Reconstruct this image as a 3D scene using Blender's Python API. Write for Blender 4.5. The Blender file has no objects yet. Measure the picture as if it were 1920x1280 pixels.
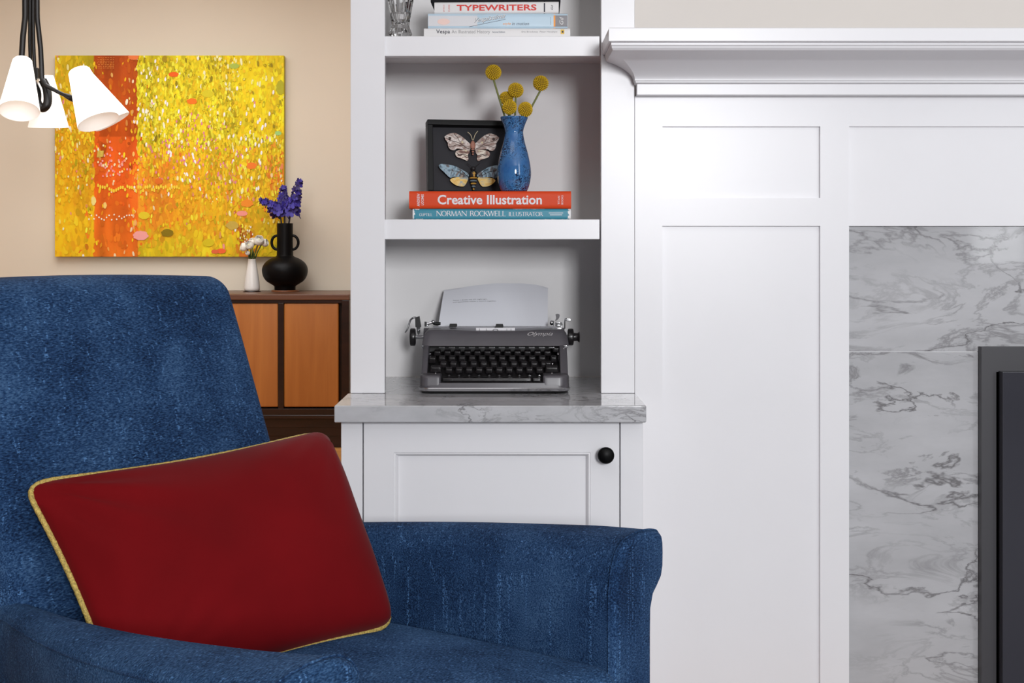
import bpy, bmesh, math, random
from mathutils import Vector, Matrix, noise

S = bpy.context.scene
COL = S.collection
PI = math.pi
EYE = 1.02                       # lens height
F = 2400.0                       # focal length in pixels of the 1920-wide frame
CX, CY = 955.0, 458.0            # optical axis in the frame

# ------------------------------------------------------------------ camera, world, lights, exposure
cd = bpy.data.cameras.new('camera')
cam = bpy.data.objects.new('camera', cd)
COL.objects.link(cam)
cam.location = (0, -2.4, EYE)
cam.rotation_euler = (PI / 2, 0, 0)
cd.sensor_width = 36.0
cd.lens = 36.0 * F / 1920
cd.shift_x = (960 - CX) / 1920
cd.shift_y = -(640 - CY) / 1920
cd.clip_start = 0.02
S.camera = cam

S.view_settings.view_transform = 'Standard'
S.view_settings.look = 'None'
S.view_settings.exposure = 0.05
S.view_settings.gamma = 1.0
S.view_settings.use_curve_mapping = False

w = bpy.data.worlds.new('world')
S.world = w
w.use_nodes = True
w.node_tree.nodes['Background'].inputs[0].default_value = (0.97, 0.98, 1.0, 1)
w.node_tree.nodes['Background'].inputs[1].default_value = 0.05


def area(name, loc, target, sx, sy, power, col):
    l = bpy.data.lights.new(name, 'AREA')
    l.shape = 'RECTANGLE'
    l.size, l.size_y, l.energy, l.color = sx, sy, power, col
    o = bpy.data.objects.new(name, l)
    COL.objects.link(o)
    o.location = loc
    o.rotation_euler = (Vector(target) - Vector(loc)).to_track_quat('-Z', 'Y').to_euler()
    return o


area('key_light_front', (0.82, -4.5, 1.62), (0.35, 0, 1.1), 0.62, 0.8, 97, (0.97, 0.98, 1.0))  # frontal key placed by the shadow directions, source itself unseen
area('window_daylight_side', (2.11, -3.1, 1.76), (2.11, 0.3, 1.76), 0.22, 1.64, 8, (0.95, 0.98, 1.0))
area('window_daylight_side', (2.46, -3.1, 1.76), (2.46, 0.3, 1.76), 0.22, 1.64, 8, (0.95, 0.98, 1.0))
area('top_fill_front', (-0.6, -1.5, 2.58), (-0.6, -1.5, 0), 1.4, 1.2, 6, (0.97, 0.98, 1.0))  # unseen fill added to light the chair arms from above
area('top_fill_back', (-1.6, 2.6, 2.58), (-1.6, 2.6, 0), 2.0, 2.0, 54, (0.97, 0.98, 1.0))  # unseen fill added overhead to brighten the back room
area('room_fill_back', (-1.2, 1.4, 1.9), (-1.6, 4.5, 1.1), 1.0, 1.0, 17, (0.98, 0.98, 1.0))  # fill added in mid-room to brighten the far wall


# ------------------------------------------------------------------ helpers
def P(x, y, D):
    """the point at distance D in front of the lens plane that the pixel looks at"""
    return Vector(((x - CX) * D / F, D - 2.4, EYE + (CY - y) * D / F))


def lin(c):
    return tuple(((v / 255) / 12.92 if v <= 10.3 else (((v / 255) + 0.055) / 1.055) ** 2.4) for v in c)


def rgba(c):
    return lin(c) + (1.0,)


def lerp(a, b, t):
    return a + (b - a) * t


def interp(tab, x):
    if x <= tab[0][0]:
        return tab[0][1]
    for (a, va), (b, vb) in zip(tab, tab[1:]):
        if x <= b:
            return lerp(va, vb, (x - a) / (b - a))
    return tab[-1][1]


def thing(name, label, cat, loc=(0, 0, 0), rotz=0.0, group=None):
    o = bpy.data.objects.new(name, None)
    COL.objects.link(o)
    o.empty_display_size = 0.05
    o.location = loc
    o.rotation_euler = (0, 0, rotz)
    o['label'] = label
    o['category'] = cat
    if group:
        o['group'] = group
    return o


def root_of(o):
    while o.parent:
        o = o.parent
    return o


def finish(bm, name, m, angle=38):
    me = bpy.data.meshes.new(name)
    bm.to_mesh(me)
    bm.free()
    for mm in (m if isinstance(m, (list, tuple)) else [m]):
        me.materials.append(mm)
    for p in me.polygons:
        p.use_smooth = True
    me.set_sharp_from_angle(angle=math.radians(angle))
    return me


def obj(name, bm, m, parent=None, local=False, loc=None, label=None, angle=38, recalc=True):
    """link a bmesh as ONE mesh object; bmesh coordinates are world ones unless local"""
    if recalc:
        bmesh.ops.recalc_face_normals(bm, faces=bm.faces)
    if not local:
        off = None
        if parent is not None:
            off = -Vector(root_of(parent).location)
        elif loc is not None:
            off = -Vector(loc)
        if off is not None:
            bmesh.ops.translate(bm, verts=bm.verts, vec=off)
    o = bpy.data.objects.new(name, finish(bm, name, m, angle))
    COL.objects.link(o)
    if BEV[0]:
        wn = o.modifiers.new('weighted_normals', 'WEIGHTED_NORMAL')
        wn.keep_sharp = True
        wn.weight = 100
        BEV[0] = False
    if parent is not None:
        o.parent = parent
    elif loc is not None:
        o.location = loc
    if label:
        o['label'] = label
    return o


def tag(o, label, cat, group=None):
    o['label'] = label
    o['category'] = cat
    if group:
        o['group'] = group
    return o


def struct(name, bm, m, parent=None):
    o = obj(name, bm, m, parent)
    if parent is None:
        o['kind'] = 'structure'
    return o


def new():
    return bmesh.new()


BEV = [False]


def add_box(bm, x0, x1, y0, y1, z0, z1, bev=0.0, mi=0, seg=2):
    vs = [bm.verts.new((x, y, z)) for x in (x0, x1) for y in (y0, y1) for z in (z0, z1)]
    q = [(0, 1, 3, 2), (4, 6, 7, 5), (0, 4, 5, 1), (2, 3, 7, 6), (0, 2, 6, 4), (1, 5, 7, 3)]
    fs = [bm.faces.new([vs[i] for i in f]) for f in q]
    for f in fs:
        f.material_index = mi
    if bev > 0:
        BEV[0] = True
        es = list({e for f in fs for e in f.edges})
        bmesh.ops.bevel(bm, geom=es, offset=bev, segments=seg, profile=0.5, affect='EDGES', material=mi)


def ring_faces(bm, a, b, mi=0, closed=True):
    n = len(a)
    for i in range(n if closed else n - 1):
        j = (i + 1) % n
        f = bm.faces.new((a[i], a[j], b[j], b[i]))
        f.material_index = mi


def add_tube(bm, pts, r, seg=10, mi=0, cap=True, closed=False):
    """sweep a circle of radius r (number or list) along points"""
    pts = [Vector(p) for p in pts]
    n = len(pts)
    rs = r if isinstance(r, (list, tuple)) else [r] * n
    rings = []
    up = None
    for i, p in enumerate(pts):
        if closed:
            t = (pts[(i + 1) % n] - pts[i - 1]).normalized()
        else:
            t = (pts[min(i + 1, n - 1)] - pts[max(i - 1, 0)]).normalized()
        if up is None:
            up = t.orthogonal().normalized()
        up = (up - t * up.dot(t))
        up = up.normalized() if up.length > 1e-6 else t.orthogonal().normalized()
        s = t.cross(up)
        rings.append([bm.verts.new(p + (up * math.cos(a) + s * math.sin(a)) * rs[i])
                      for a in (2 * PI * k / seg for k in range(seg))])
    for a, b in zip(rings, rings[1:]):
        ring_faces(bm, a, b, mi)
    if closed:
        ring_faces(bm, rings[-1], rings[0], mi)
    elif cap:
        for q in (rings[0][::-1], rings[-1]):
            f = bm.faces.new(q)
            f.material_index = mi


def smooth_path(pts, n=8):
    """Catmull-Rom through points"""
    pts = [Vector(p) for p in pts]
    out = []
    for i in range(len(pts) - 1):
        p0, p1, p2, p3 = pts[max(i - 1, 0)], pts[i], pts[i + 1], pts[min(i + 2, len(pts) - 1)]
        for k in range(n):
            t = k / n
            out.append(0.5 * ((2 * p1) + (p2 - p0) * t + (2 * p0 - 5 * p1 + 4 * p2 - p3) * t * t
                              + (3 * p1 - p0 - 3 * p2 + p3) * t ** 3))
    out.append(pts[-1])
    return out


def add_lathe(bm, prof, c, seg=40, mi=0, axis=None, cap=(True, True)):
    """prof: (radius, height) pairs; c base centre; axis a unit vector (default up)"""
    ax = Vector(axis).normalized() if axis is not None else Vector((0, 0, 1))
    u = ax.orthogonal().normalized()
    if axis is None:
        u = Vector((1, 0, 0))
    v = ax.cross(u)
    c = Vector(c)
    rings = []
    for r, h in prof:
        if r < 1e-6:
            rings.append([bm.verts.new(c + ax * h)])
        else:
            rings.append([bm.verts.new(c + ax * h + (u * math.cos(2 * PI * k / seg) + v * math.sin(2 * PI * k / seg)) * r)
                          for k in range(seg)])
    for a, b in zip(rings, rings[1:]):
        if len(a) == 1 and len(b) == 1:
            continue
        if len(a) == 1:
            for k in range(seg):
                bm.faces.new((a[0], b[k], b[(k + 1) % seg])).material_index = mi
        elif len(b) == 1:
            for k in range(seg):
                bm.faces.new((a[k], b[0], a[(k + 1) % seg])).material_index = mi
        else:
            ring_faces(bm, a, b, mi)
    if cap[0] and len(rings[0]) > 1:
        bm.faces.new(rings[0][::-1]).material_index = mi
    if cap[1] and len(rings[-1]) > 1:
        bm.faces.new(rings[-1]).material_index = mi


def rbox(bm, c, size, r, n=(8, 8, 8), k=4, fn=None, mi=0):
    """rounded box as six grids of quads, optionally warped by fn(Vector)->Vector (argument relative to the centre)"""
    h = [s / 2 for s in size]
    r = min(r, *h)

    def axis(i):
        a = h[i] - r
        out = [-(a + r * math.tan(PI / 4 * (1 - j / k))) for j in range(k)]
        m = max(1, n[i])
        out += [lerp(-a, a, j / m) for j in range(m + 1)]
        out += [a + r * math.tan(PI / 4 * (j + 1) / k) for j in range(k)]
        return out
    ax = [axis(i) for i in range(3)]
    cache = {}

    def vert(p):
        key = tuple(round(x, 6) for x in p)
        if key in cache:
            return cache[key]
        q = Vector(p)
        cl = Vector([max(-(h[i] - r), min(h[i] - r, q[i])) for i in range(3)])
        d = q - cl
        if d.length > 1e-9:
            d = d.normalized() * r
        q = cl + d
        if fn:
            q = fn(q)
        v = bm.verts.new(q + Vector(c))
        cache[key] = v
        return v
    for i in range(3):
        j, l = (i + 1) % 3, (i + 2) % 3
        for s in (-h[i], h[i]):
            for a0, a1 in zip(ax[j], ax[j][1:]):
                for b0, b1 in zip(ax[l], ax[l][1:]):
                    vs = []
                    for a, b in ((a0, b0), (a1, b0), (a1, b1), (a0, b1)):
                        p = [0, 0, 0]
                        p[i], p[j], p[l] = s, a, b
                        v = vert(p)
                        if v not in vs:
                            vs.append(v)
                    if len(vs) > 2:
                        try:
                            bm.faces.new(vs).material_index = mi
                        except ValueError:
                            pass


def add_prism(bm, outline, fn, d0, d1, mi=0):
    """outline (a,b) points; fn(a,b,d)->Vector; a solid between depths d0 and d1"""
    A = [bm.verts.new(fn(a, b, d0)) for a, b in outline]
    B = [bm.verts.new(fn(a, b, d1)) for a, b in outline]
    bm.faces.new(A).material_index = mi
    bm.faces.new(B[::-1]).material_index = mi
    ring_faces(bm, A, B, mi)


def add_ell(bm, c, r, seg=16, rings=10, mi=0, rot=None):
    M = Matrix.Diagonal((r[0], r[1], r[2], 1))
    R = rot.to_matrix().to_4x4() if rot else Matrix.Identity(4)
    res = bmesh.ops.create_uvsphere(bm, u_segments=seg, v_segments=rings, radius=1,
                                    matrix=Matrix.Translation(c) @ R @ M)
    for v in res['verts']:
        for f in v.link_faces:
            f.material_index = mi


def text_bm(bm, s, fn, w=None, h=None, offset=0.0, shear=0.0, space=1.0, depth=0.0004, mi=0, w0=0.0, h0=0.0, res=3):
    """letters fitted into a box w x h; fn(a, b, d) places a point a along, b up, d out"""
    cu = bpy.data.curves.new('text', 'FONT')
    cu.body = s
    cu.size = 1
    cu.offset = offset
    cu.shear = shear
    cu.space_character = space
    cu.resolution_u = res
    cu.fill_mode = 'FRONT'
    o = bpy.data.objects.new('text', cu)
    COL.objects.link(o)
    bpy.context.view_layer.update()
    me = bpy.data.meshes.new_from_object(o.evaluated_get(bpy.context.evaluated_depsgraph_get()))
    bpy.data.objects.remove(o)
    bpy.data.curves.remove(cu)
    xs = [v.co.x for v in me.vertices]
    ys = [v.co.y for v in me.vertices]
    x0, x1, y0, y1 = min(xs), max(xs), min(ys), max(ys)
    sx = w / (x1 - x0)
    sy = h / (y1 - y0) if h else sx
    vs = [bm.verts.new(fn(w0 + (v.co.x - x0) * sx, h0 + (v.co.y - y0) * sy, depth)) for v in me.vertices]
    for p in me.polygons:
        try:
            bm.faces.new([vs[i] for i in p.vertices]).material_index = mi
        except ValueError:
            pass
    bpy.data.meshes.remove(me)


# ------------------------------------------------------------------ materials
def nodes_of(m):
    return m.node_tree.nodes, m.node_tree.links


def mat(name, col, rough=0.5, metal=0.0, ior=1.5, var=0.04, vscale=6.0, bump=0.0, bscale=200.0, coat=0.0, sheen=0.0,
        emit=None, estr=0.0, trans=0.0, stretch=None, spec=None):
    m = bpy.data.materials.new(name)
    m.use_nodes = True
    N, L = nodes_of(m)
    b = N['Principled BSDF']
    b.inputs['Roughness'].default_value = rough
    b.inputs['Metallic'].default_value = metal
    b.inputs['IOR'].default_value = ior
    b.inputs['Coat Weight'].default_value = coat
    b.inputs['Sheen Weight'].default_value = sheen
    b.inputs['Transmission Weight'].default_value = trans
    if spec is not None:
        b.inputs['Specular IOR Level'].default_value = spec
    c = lin(col)
    tc = N.new('ShaderNodeTexCoord')
    src = tc.outputs['Object']
    if stretch:
        mp = N.new('ShaderNodeMapping')
        mp.inputs['Scale'].default_value = stretch
        L.new(src, mp.inputs['Vector'])
        src = mp.outputs['Vector']
    n = N.new('ShaderNodeTexNoise')
    n.inputs['Scale'].default_value = vscale
    n.inputs['Detail'].default_value = 3
    L.new(src, n.inputs['Vector'])
    r = N.new('ShaderNodeValToRGB')
    r.color_ramp.elements[0].position = 0.3
    r.color_ramp.elements[1].position = 0.7
    r.color_ramp.elements[0].color = tuple(max(0, v * (1 - var)) for v in c) + (1,)
    r.color_ramp.elements[1].color = tuple(min(1, v * (1 + var)) for v in c) + (1,)
    L.new(n.outputs['Fac'], r.inputs['Fac'])
    L.new(r.outputs['Color'], b.inputs['Base Color'])
    if bump > 0:
        n2 = N.new('ShaderNodeTexNoise')
        n2.inputs['Scale'].default_value = bscale
        n2.inputs['Detail'].default_value = 2
        L.new(src, n2.inputs['Vector'])
        bp = N.new('ShaderNodeBump')
        bp.inputs['Strength'].default_value = bump
        bp.inputs['Distance'].default_value = 0.002
        L.new(n2.outputs['Fac'], bp.inputs['Height'])
        L.new(bp.outputs['Normal'], b.inputs['Normal'])
    if emit:
        b.inputs['Emission Color'].default_value = rgba(emit)
        b.inputs['Emission Strength'].default_value = estr
    return m


def fabric(name, dark, mid, light, rib, slub, ribdist=0.004):
    """ribbed chenille: rows along the local y axis, bright slubs up the local z axis"""
    m = bpy.data.materials.new(name)
    m.use_nodes = True
    N, L = nodes_of(m)
    b = N['Principled BSDF']
    b.inputs['Roughness'].default_value = 0.95
    b.inputs['Specular IOR Level'].default_value = 0.15
    b.inputs['Sheen Weight'].default_value = 0.05
    b.inputs['Sheen Roughness'].default_value = 0.5
    b.inputs['Sheen Tint'].default_value = rgba((120, 160, 215))
    tc = N.new('ShaderNodeTexCoord')

    def nz(scale, sc, detail=2):
        mp = N.new('ShaderNodeMapping')
        mp.inputs['Scale'].default_value = sc
        L.new(tc.outputs['Object'], mp.inputs['Vector'])
        n = N.new('ShaderNodeTexNoise')
        n.inputs['Scale'].default_value = scale
        n.inputs['Detail'].default_value = detail
        L.new(mp.outputs['Vector'], n.inputs['Vector'])
        return n.outputs['Fac']
    row = nz(1.0, rib, 3)
    sl = nz(1.0, slub, 1)
    big = nz(1.0, (9, 9, 9), 3)

    def math_(op, a, bb, c=None):
        q = N.new('ShaderNodeMath')
        q.operation = op
        for i, v in enumerate((a, bb)):
            if isinstance(v, (int, float)):
                q.inputs[i].default_value = v
            else:
                L.new(v, q.inputs[i])
        return q.outputs[0]
    t = math_('ADD', math_('MULTIPLY', row, 0.62), math_('MULTIPLY', big, 0.38))
    r = N.new('ShaderNodeValToRGB')
    e = r.color_ramp.elements
    e[0].position, e[0].color = 0.36, rgba(dark)
    e[1].position, e[1].color = 0.66, rgba(light)
    x = e.new(0.5)
    x.color = rgba(mid)
    L.new(t, r.inputs['Fac'])
    rs = N.new('ShaderNodeValToRGB')
    rs.color_ramp.elements[0].position = 0.60
    rs.color_ramp.elements[1].position = 0.74
    L.new(sl, rs.inputs['Fac'])
    brk = math_('MULTIPLY', rs.outputs['Color'], math_('GREATER_THAN', row, 0.52))
    mx = N.new('ShaderNodeMixRGB')
    L.new(math_('MULTIPLY', brk, 0.42), mx.inputs['Fac'])
    L.new(r.outputs['Color'], mx.inputs['Color1'])
    mx.inputs['Color2'].default_value = rgba(tuple(min(255, v * 1.55) for v in light))
    L.new(mx.outputs['Color'], b.inputs['Base Color'])
    bp = N.new('ShaderNodeBump')
    bp.inputs['Strength'].default_value = 0.55
    bp.inputs['Distance'].default_value = ribdist
    L.new(row, bp.inputs['Height'])
    L.new(bp.outputs['Normal'], b.inputs['Normal'])
    return m


def marble(name, base, vein, sx=(2.2, 2.2, 6.0), rough=0.08, seed=0.0, ior=1.5, mk=0.0):
    m = bpy.data.materials.new(name)
    m.use_nodes = True
    N, L = nodes_of(m)
    b = N['Principled BSDF']
    b.inputs['Roughness'].default_value = rough
    b.inputs['IOR'].default_value = ior
    tc = N.new('ShaderNodeTexCoord')
    mp = N.new('ShaderNodeMapping')
    mp.inputs['Location'].default_value = (seed, seed * 0.7, seed * 1.3)
    mp.inputs['Scale'].default_value = sx
    mp.inputs['Rotation'].default_value = (0, 0.12, 0)
    L.new(tc.outputs['Object'], mp.inputs['Vector'])

    def nz(scale, detail, rough_, dist=0.0, vec=None):
        n = N.new('ShaderNodeTexNoise')
        n.inputs['Scale'].default_value = scale
        n.inputs['Detail'].default_value = detail
        n.inputs['Roughness'].default_value = rough_
        n.inputs['Distortion'].default_value = dist
        L.new(vec or mp.outputs['Vector'], n.inputs['Vector'])
        return n.outputs['Fac']

    def mth(op, a, bb):
        q = N.new('ShaderNodeMath')
        q.operation = op
        q.use_clamp = False
        for i, v in enumerate((a, bb)):
            if isinstance(v, (int, float)):
                q.inputs[i].default_value = v
            else:
                L.new(v, q.inputs[i])
        return q.outputs[0]

    def ridge(nf, width):
        d = mth('ABSOLUTE', mth('SUBTRACT', nf, 0.5), 0)
        r = N.new('ShaderNodeMapRange')
        r.inputs['From Min'].default_value = 0.0
        r.inputs['From Max'].default_value = width
        r.inputs['To Min'].default_value = 1.0
        r.inputs['To Max'].default_value = 0.0
        L.new(d, r.inputs['Value'])
        return r.outputs[0]
    big = ridge(nz(1.0, 7, 0.55, 0.4), 0.010)
    fine = ridge(nz(2.3, 9, 0.62, 0.8), 0.035)
    mask = nz(1.1, 3, 0.5)
    mr = N.new('ShaderNodeMapRange')
    mr.inputs['From Min'].default_value = 0.45 - mk
    mr.inputs['From Max'].default_value = 0.68 - mk
    L.new(mask, mr.inputs['Value'])
    mask2 = nz(1.7, 2, 0.5, 0.0)
    mr2 = N.new('ShaderNodeMapRange')
    mr2.inputs['From Min'].default_value = 0.36
    mr2.inputs['From Max'].default_value = 0.6
    L.new(mask2, mr2.inputs['Value'])
    v = mth('MAXIMUM', mth('MULTIPLY', mth('MULTIPLY', big, 0.95), mr2.outputs[0]),
            mth('MULTIPLY', mth('MULTIPLY', fine, mr.outputs[0]), 0.75))
    cl = nz(1.6, 5, 0.6)
    r = N.new('ShaderNodeValToRGB')
    r.color_ramp.elements[0].position = 0.32
    r.color_ramp.elements[1].position = 0.7
    r.color_ramp.elements[0].color = rgba(tuple(x * 0.93 for x in base))
    r.color_ramp.elements[1].color = rgba(tuple(min(255, x * 1.04) for x in base))
    L.new(cl, r.inputs['Fac'])
    mx = N.new('ShaderNodeMixRGB')
    L.new(v, mx.inputs['Fac'])
    L.new(r.outputs['Color'], mx.inputs['Color1'])
    mx.inputs['Color2'].default_value = rgba(vein)
    L.new(mx.outputs['Color'], b.inputs['Base Color'])
    return m


def wood(name, a, bcol, scale=(1.2, 30, 30), rough=0.4):
    m = mat(name, a, rough=rough)
    N, L = nodes_of(m)
    mp = N.new('ShaderNodeMapping')
    mp.inputs['Scale'].default_value = scale
    tc = [n for n in N if n.type == 'TEX_COORD'][0]
    L.new(tc.outputs['Object'], mp.inputs['Vector'])
    n = [n for n in N if n.type == 'TEX_NOISE'][0]
    n.inputs['Scale'].default_value = 1.0
    n.inputs['Detail'].default_value = 5
    n.inputs['Distortion'].default_value = 0.6
    L.new(mp.outputs['Vector'], n.inputs['Vector'])
    r = [n for n in N if n.type == 'VALTORGB'][0]
    r.color_ramp.elements[0].color = rgba(a)
    r.color_ramp.elements[1].color = rgba(bcol)
    return m


def attr_mat(name, rough=0.5, bump=0.0):
    m = bpy.data.materials.new(name)
    m.use_nodes = True
    N, L = nodes_of(m)
    b = N['Principled BSDF']
    b.inputs['Roughness'].default_value = rough
    b.inputs['Specular IOR Level'].default_value = 0.15
    at = N.new('ShaderNodeAttribute')
    at.attribute_name = 'Col'
    L.new(at.outputs['Color'], b.inputs['Base Color'])
    if bump:
        tc = N.new('ShaderNodeTexCoord')
        n = N.new('ShaderNodeTexNoise')
        n.inputs['Scale'].default_value = 60
        L.new(tc.outputs['Object'], n.inputs['Vector'])
        bp = N.new('ShaderNodeBump')
        bp.inputs['Strength'].default_value = bump
        bp.inputs['Distance'].default_value = 0.003
        L.new(n.outputs['Fac'], bp.inputs['Height'])
        L.new(bp.outputs['Normal'], b.inputs['Normal'])
    return m


M = {}
M['white'] = mat('white_paint', (236, 235, 238), 0.32, var=0.01)
M['white_in'] = mat('white_cabinet_interior', (232, 230, 230), 0.5, var=0.01)
M['beige'] = mat('beige_wall_paint', (224, 213, 194), 0.8, var=0.015, vscale=2)
M['greige'] = mat('pale_wall_paint', (226, 220, 214), 0.8, var=0.012, vscale=2)
M['ceil'] = mat('ceiling_paint', (218, 218, 218), 0.9, var=0.01)
M['black'] = mat('black_metal', (13, 11, 10), 0.35, var=0.1, spec=0.2)
M['black_soft'] = mat('black_matte', (9, 8, 9), 0.45, var=0.1, spec=0.16)
M['insert'] = mat('charcoal_steel', (66, 65, 69), 0.42, var=0.03)
M['insert2'] = mat('dark_glass_steel', (52, 52, 60), 0.22, var=0.03)
M['gap'] = mat('firebox_black', (8, 8, 9), 0.8)
M['counter'] = marble('countertop_marble', (194, 194, 197), (112, 110, 112), (5.5, 5.5, 13), 0.06, 3.1, 1.5, 0.05)
M['marble'] = marble('fireplace_marble', (190, 190, 193), (112, 110, 112), (2.1, 2.1, 5.0), 0.06, 0.0, 1.32, 0.03)
M['marble2'] = marble('fireplace_marble_leg', (186, 186, 189), (110, 108, 110), (2.3, 2.3, 6.4), 0.06, 5.3, 1.32, 0.06)
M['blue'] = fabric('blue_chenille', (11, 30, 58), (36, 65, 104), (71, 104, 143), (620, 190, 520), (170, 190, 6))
M['blue_lit'] = fabric('blue_chenille_lit', (14, 36, 66), (42, 74, 113), (75, 109, 149), (560, 210, 520), (190, 190, 9))  # same chenille in a lighter tone, brighter top light put into the colour
M['red'] = mat('red_velvet', (112, 6, 13), 0.85, var=0.12, vscale=7, sheen=0.04, spec=0.12)
M['gold'] = mat('gold_cord', (196, 170, 92), 0.6, metal=0.1, var=0.4, vscale=420, bump=0.9, bscale=520)
M['walnut'] = wood('dark_walnut', (26, 12, 8), (44, 22, 14), (1.5, 25, 25), 0.3)
M['walnut_top'] = wood('walnut_top', (92, 60, 44), (116, 78, 58), (1.5, 30, 30), 0.35)
M['door_tan'] = wood('tan_veneer', (158, 94, 36), (174, 108, 46), (22, 22, 1.5), 0.45)
M['coaster'] = wood('coaster_wood', (120, 66, 34), (146, 88, 50), (3, 60, 60), 0.5)
M['leg'] = wood('leg_wood', (60, 34, 20), (82, 48, 28), (30, 30, 2), 0.4)
M['chrome'] = mat('chrome', (205, 205, 208), 0.12, metal=1.0, var=0.02)
M['type_grey'] = mat('typewriter_grey_enamel', (86, 83, 88), 0.32, var=0.05, vscale=30, bump=0.02, bscale=1500)
M['type_dark'] = mat('typewriter_dark', (22, 20, 22), 0.55)
M['key'] = mat('key_black_plastic', (30, 27, 29), 0.28, var=0.08)
M['rubber'] = mat('rubber_platen', (20, 20, 21), 0.6)
M['paper'] = mat('white_paper', (232, 233, 240), 0.8, var=0.008)
M['ink'] = mat('grey_ink', (92, 92, 98), 0.9)
M['cardwhite'] = mat('card_white', (228, 226, 230), 0.6, var=0.02)
M['vase_white'] = mat('white_glaze', (232, 228, 222), 0.25, var=0.02)
M['petal_white'] = mat('white_petals', (244, 241, 232), 0.7, var=0.03, vscale=40)
M['petal_core'] = mat('petal_core', (226, 224, 190), 0.7, var=0.05)
M['stem'] = mat('green_stem', (112, 116, 62), 0.6, var=0.15, vscale=40)
M['leaf'] = mat('green_leaf', (78, 104, 44), 0.55, var=0.15, vscale=30)
M['yellow'] = mat('craspedia_yellow', (214, 176, 26), 0.75, var=0.14, vscale=300)
M['indigo'] = mat('indigo_petal', (56, 44, 142), 0.6, var=0.35, vscale=60)
M['indigo2'] = mat('violet_petal', (44, 30, 96), 0.6, var=0.3, vscale=60)
M['darkstem'] = mat('dark_stem', (52, 46, 58), 0.6, var=0.2, vscale=40)
M['shade'] = mat('opal_shade', (248, 244, 238), 0.5, var=0.01, emit=(255, 247, 240), estr=0.60)
M['shade_in'] = mat('opal_shade_inner', (234, 231, 226), 0.6, var=0.01, emit=(255, 244, 236), estr=0.22)
M['bulb'] = mat('bulb', (255, 250, 240), 0.4, emit=(255, 240, 218), estr=1.2)
M['glass'] = mat('clear_glass', (255, 255, 255), 0.02, ior=1.45, var=0.0, trans=1.0)
M['gold_label'] = mat('chrome_script', (196, 194, 196), 0.25, metal=0.9)


def floor_mat():
    m = wood('plank_floor', (192, 128, 68), (222, 166, 100), (2.0, 24, 24), 0.28)
    N, L = nodes_of(m)
    b = N['Principled BSDF']
    r = [n for n in N if n.type == 'VALTORGB'][0]
    br = N.new('ShaderNodeTexBrick')
    br.inputs['Scale'].default_value = 1.0
    br.inputs['Brick Width'].default_value = 1.1
    br.inputs['Row Height'].default_value = 0.085
    br.inputs['Mortar Size'].default_value = 0.0015
    br.inputs['Color1'].default_value = (0.78, 0.72, 0.66, 1)
    br.inputs['Color2'].default_value = (1.12, 1.1, 1.0, 1)
    br.inputs['Mortar'].default_value = (0.25, 0.2, 0.15, 1)
    tc = [n for n in N if n.type == 'TEX_COORD'][0]
    L.new(tc.outputs['Object'], br.inputs['Vector'])
    mx = N.new('ShaderNodeMixRGB')
    mx.blend_type = 'MULTIPLY'
    mx.inputs['Fac'].default_value = 1
    L.new(r.outputs['Color'], mx.inputs['Color1'])
    L.new(br.outputs['Color'], mx.inputs['Color2'])
    L.new(mx.outputs['Color'], b.inputs['Base Color'])
    return m


M['floor'] = floor_mat()
M['bounce_grey'] = mat('pale_grey_bounce', (166, 165, 169), 0.95, var=0.05, vscale=120, bump=0.4, bscale=500)

# ------------------------------------------------------------------ the setting
WALL_FAR = 4.55
b = new(); add_box(b, -4.2, 3.4, -4.6, WALL_FAR + 0.1, -0.1, 0.0); struct('floor', b, M['floor'])
b = new(); add_box(b, -4.2, 3.4, -4.6, WALL_FAR + 0.1, 2.62, 2.7); struct('ceiling', b, M['ceil'])
b = new(); add_box(b, -1.05, 3.3, -4.5, -0.22, 0.0002, 0.007); struct('bounce_carpet', b, M['bounce_grey'])  # unseen pale carpet added to bounce neutral light onto the white panels
b = new(); add_box(b, -4.2, 3.4, WALL_FAR, WALL_FAR + 0.1, 0, 2.62); struct('wall_far', b, M['beige'])
b = new(); add_box(b, -4.3, -4.2, -0.2, WALL_FAR + 0.1, 0, 2.62); struct('wall_left', b, M['beige'])
# chimney breast: the wall that carries the fireplace, above and behind it
b = new()
add_box(b, 0.238, 2.62, 0.048, 0.45, 0, 2.62)
struct('wall_fireplace', b, M['greige'])
b = new(); add_box(b, -4.2, -0.9, WALL_FAR - 0.018, WALL_FAR, 0.0, 0.13, 0.004); struct('baseboard_far', b, M['white'])

# ------------------------------------------------------------------ built-in bookcase
CT = EYE - 0.2792                 # top of the stone worktop
XL, XR = -0.298, 0.235
OL, OR = -0.2335, 0.1720          # opening between the stiles
IL, IR = -0.262, 0.1965           # inner faces of the sides
NB = 0.30                         # back of the niche
bk = thing('built_in_bookcase', 'tall white built-in bookcase with open shelves between two wide stiles', 'bookcase', (-0.03, 0, CT))
TOP = 2.3
b = new(); add_box(b, XL, OL, 0, 0.022, CT + 0.0004, TOP, 0.0012); obj('stile', b, M['white'], bk)
b = new(); add_box(b, OR, XR, 0, 0.022, CT + 0.0004, TOP, 0.0012); obj('stile', b, M['white'], bk)
b = new(); add_box(b, XL, IL, 0.022, 0.32, CT + 0.0004, TOP); obj('side_panel', b, M['white_in'], bk)
b = new(); add_box(b, IR, XR, 0.022, 0.32, CT + 0.0004, TOP); obj('side_panel', b, M['white_in'], bk)
b = new(); add_box(b, IL, IR, NB, 0.32, CT + 0.00005, TOP); obj('back_panel', b, M['white_in'], bk)
SH1 = EYE + (CY - 67.5) * 2.405 / F      # upper shelf top
SH2 = EYE + (CY - 411.0) * 2.405 / F     # lower shelf top
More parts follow.
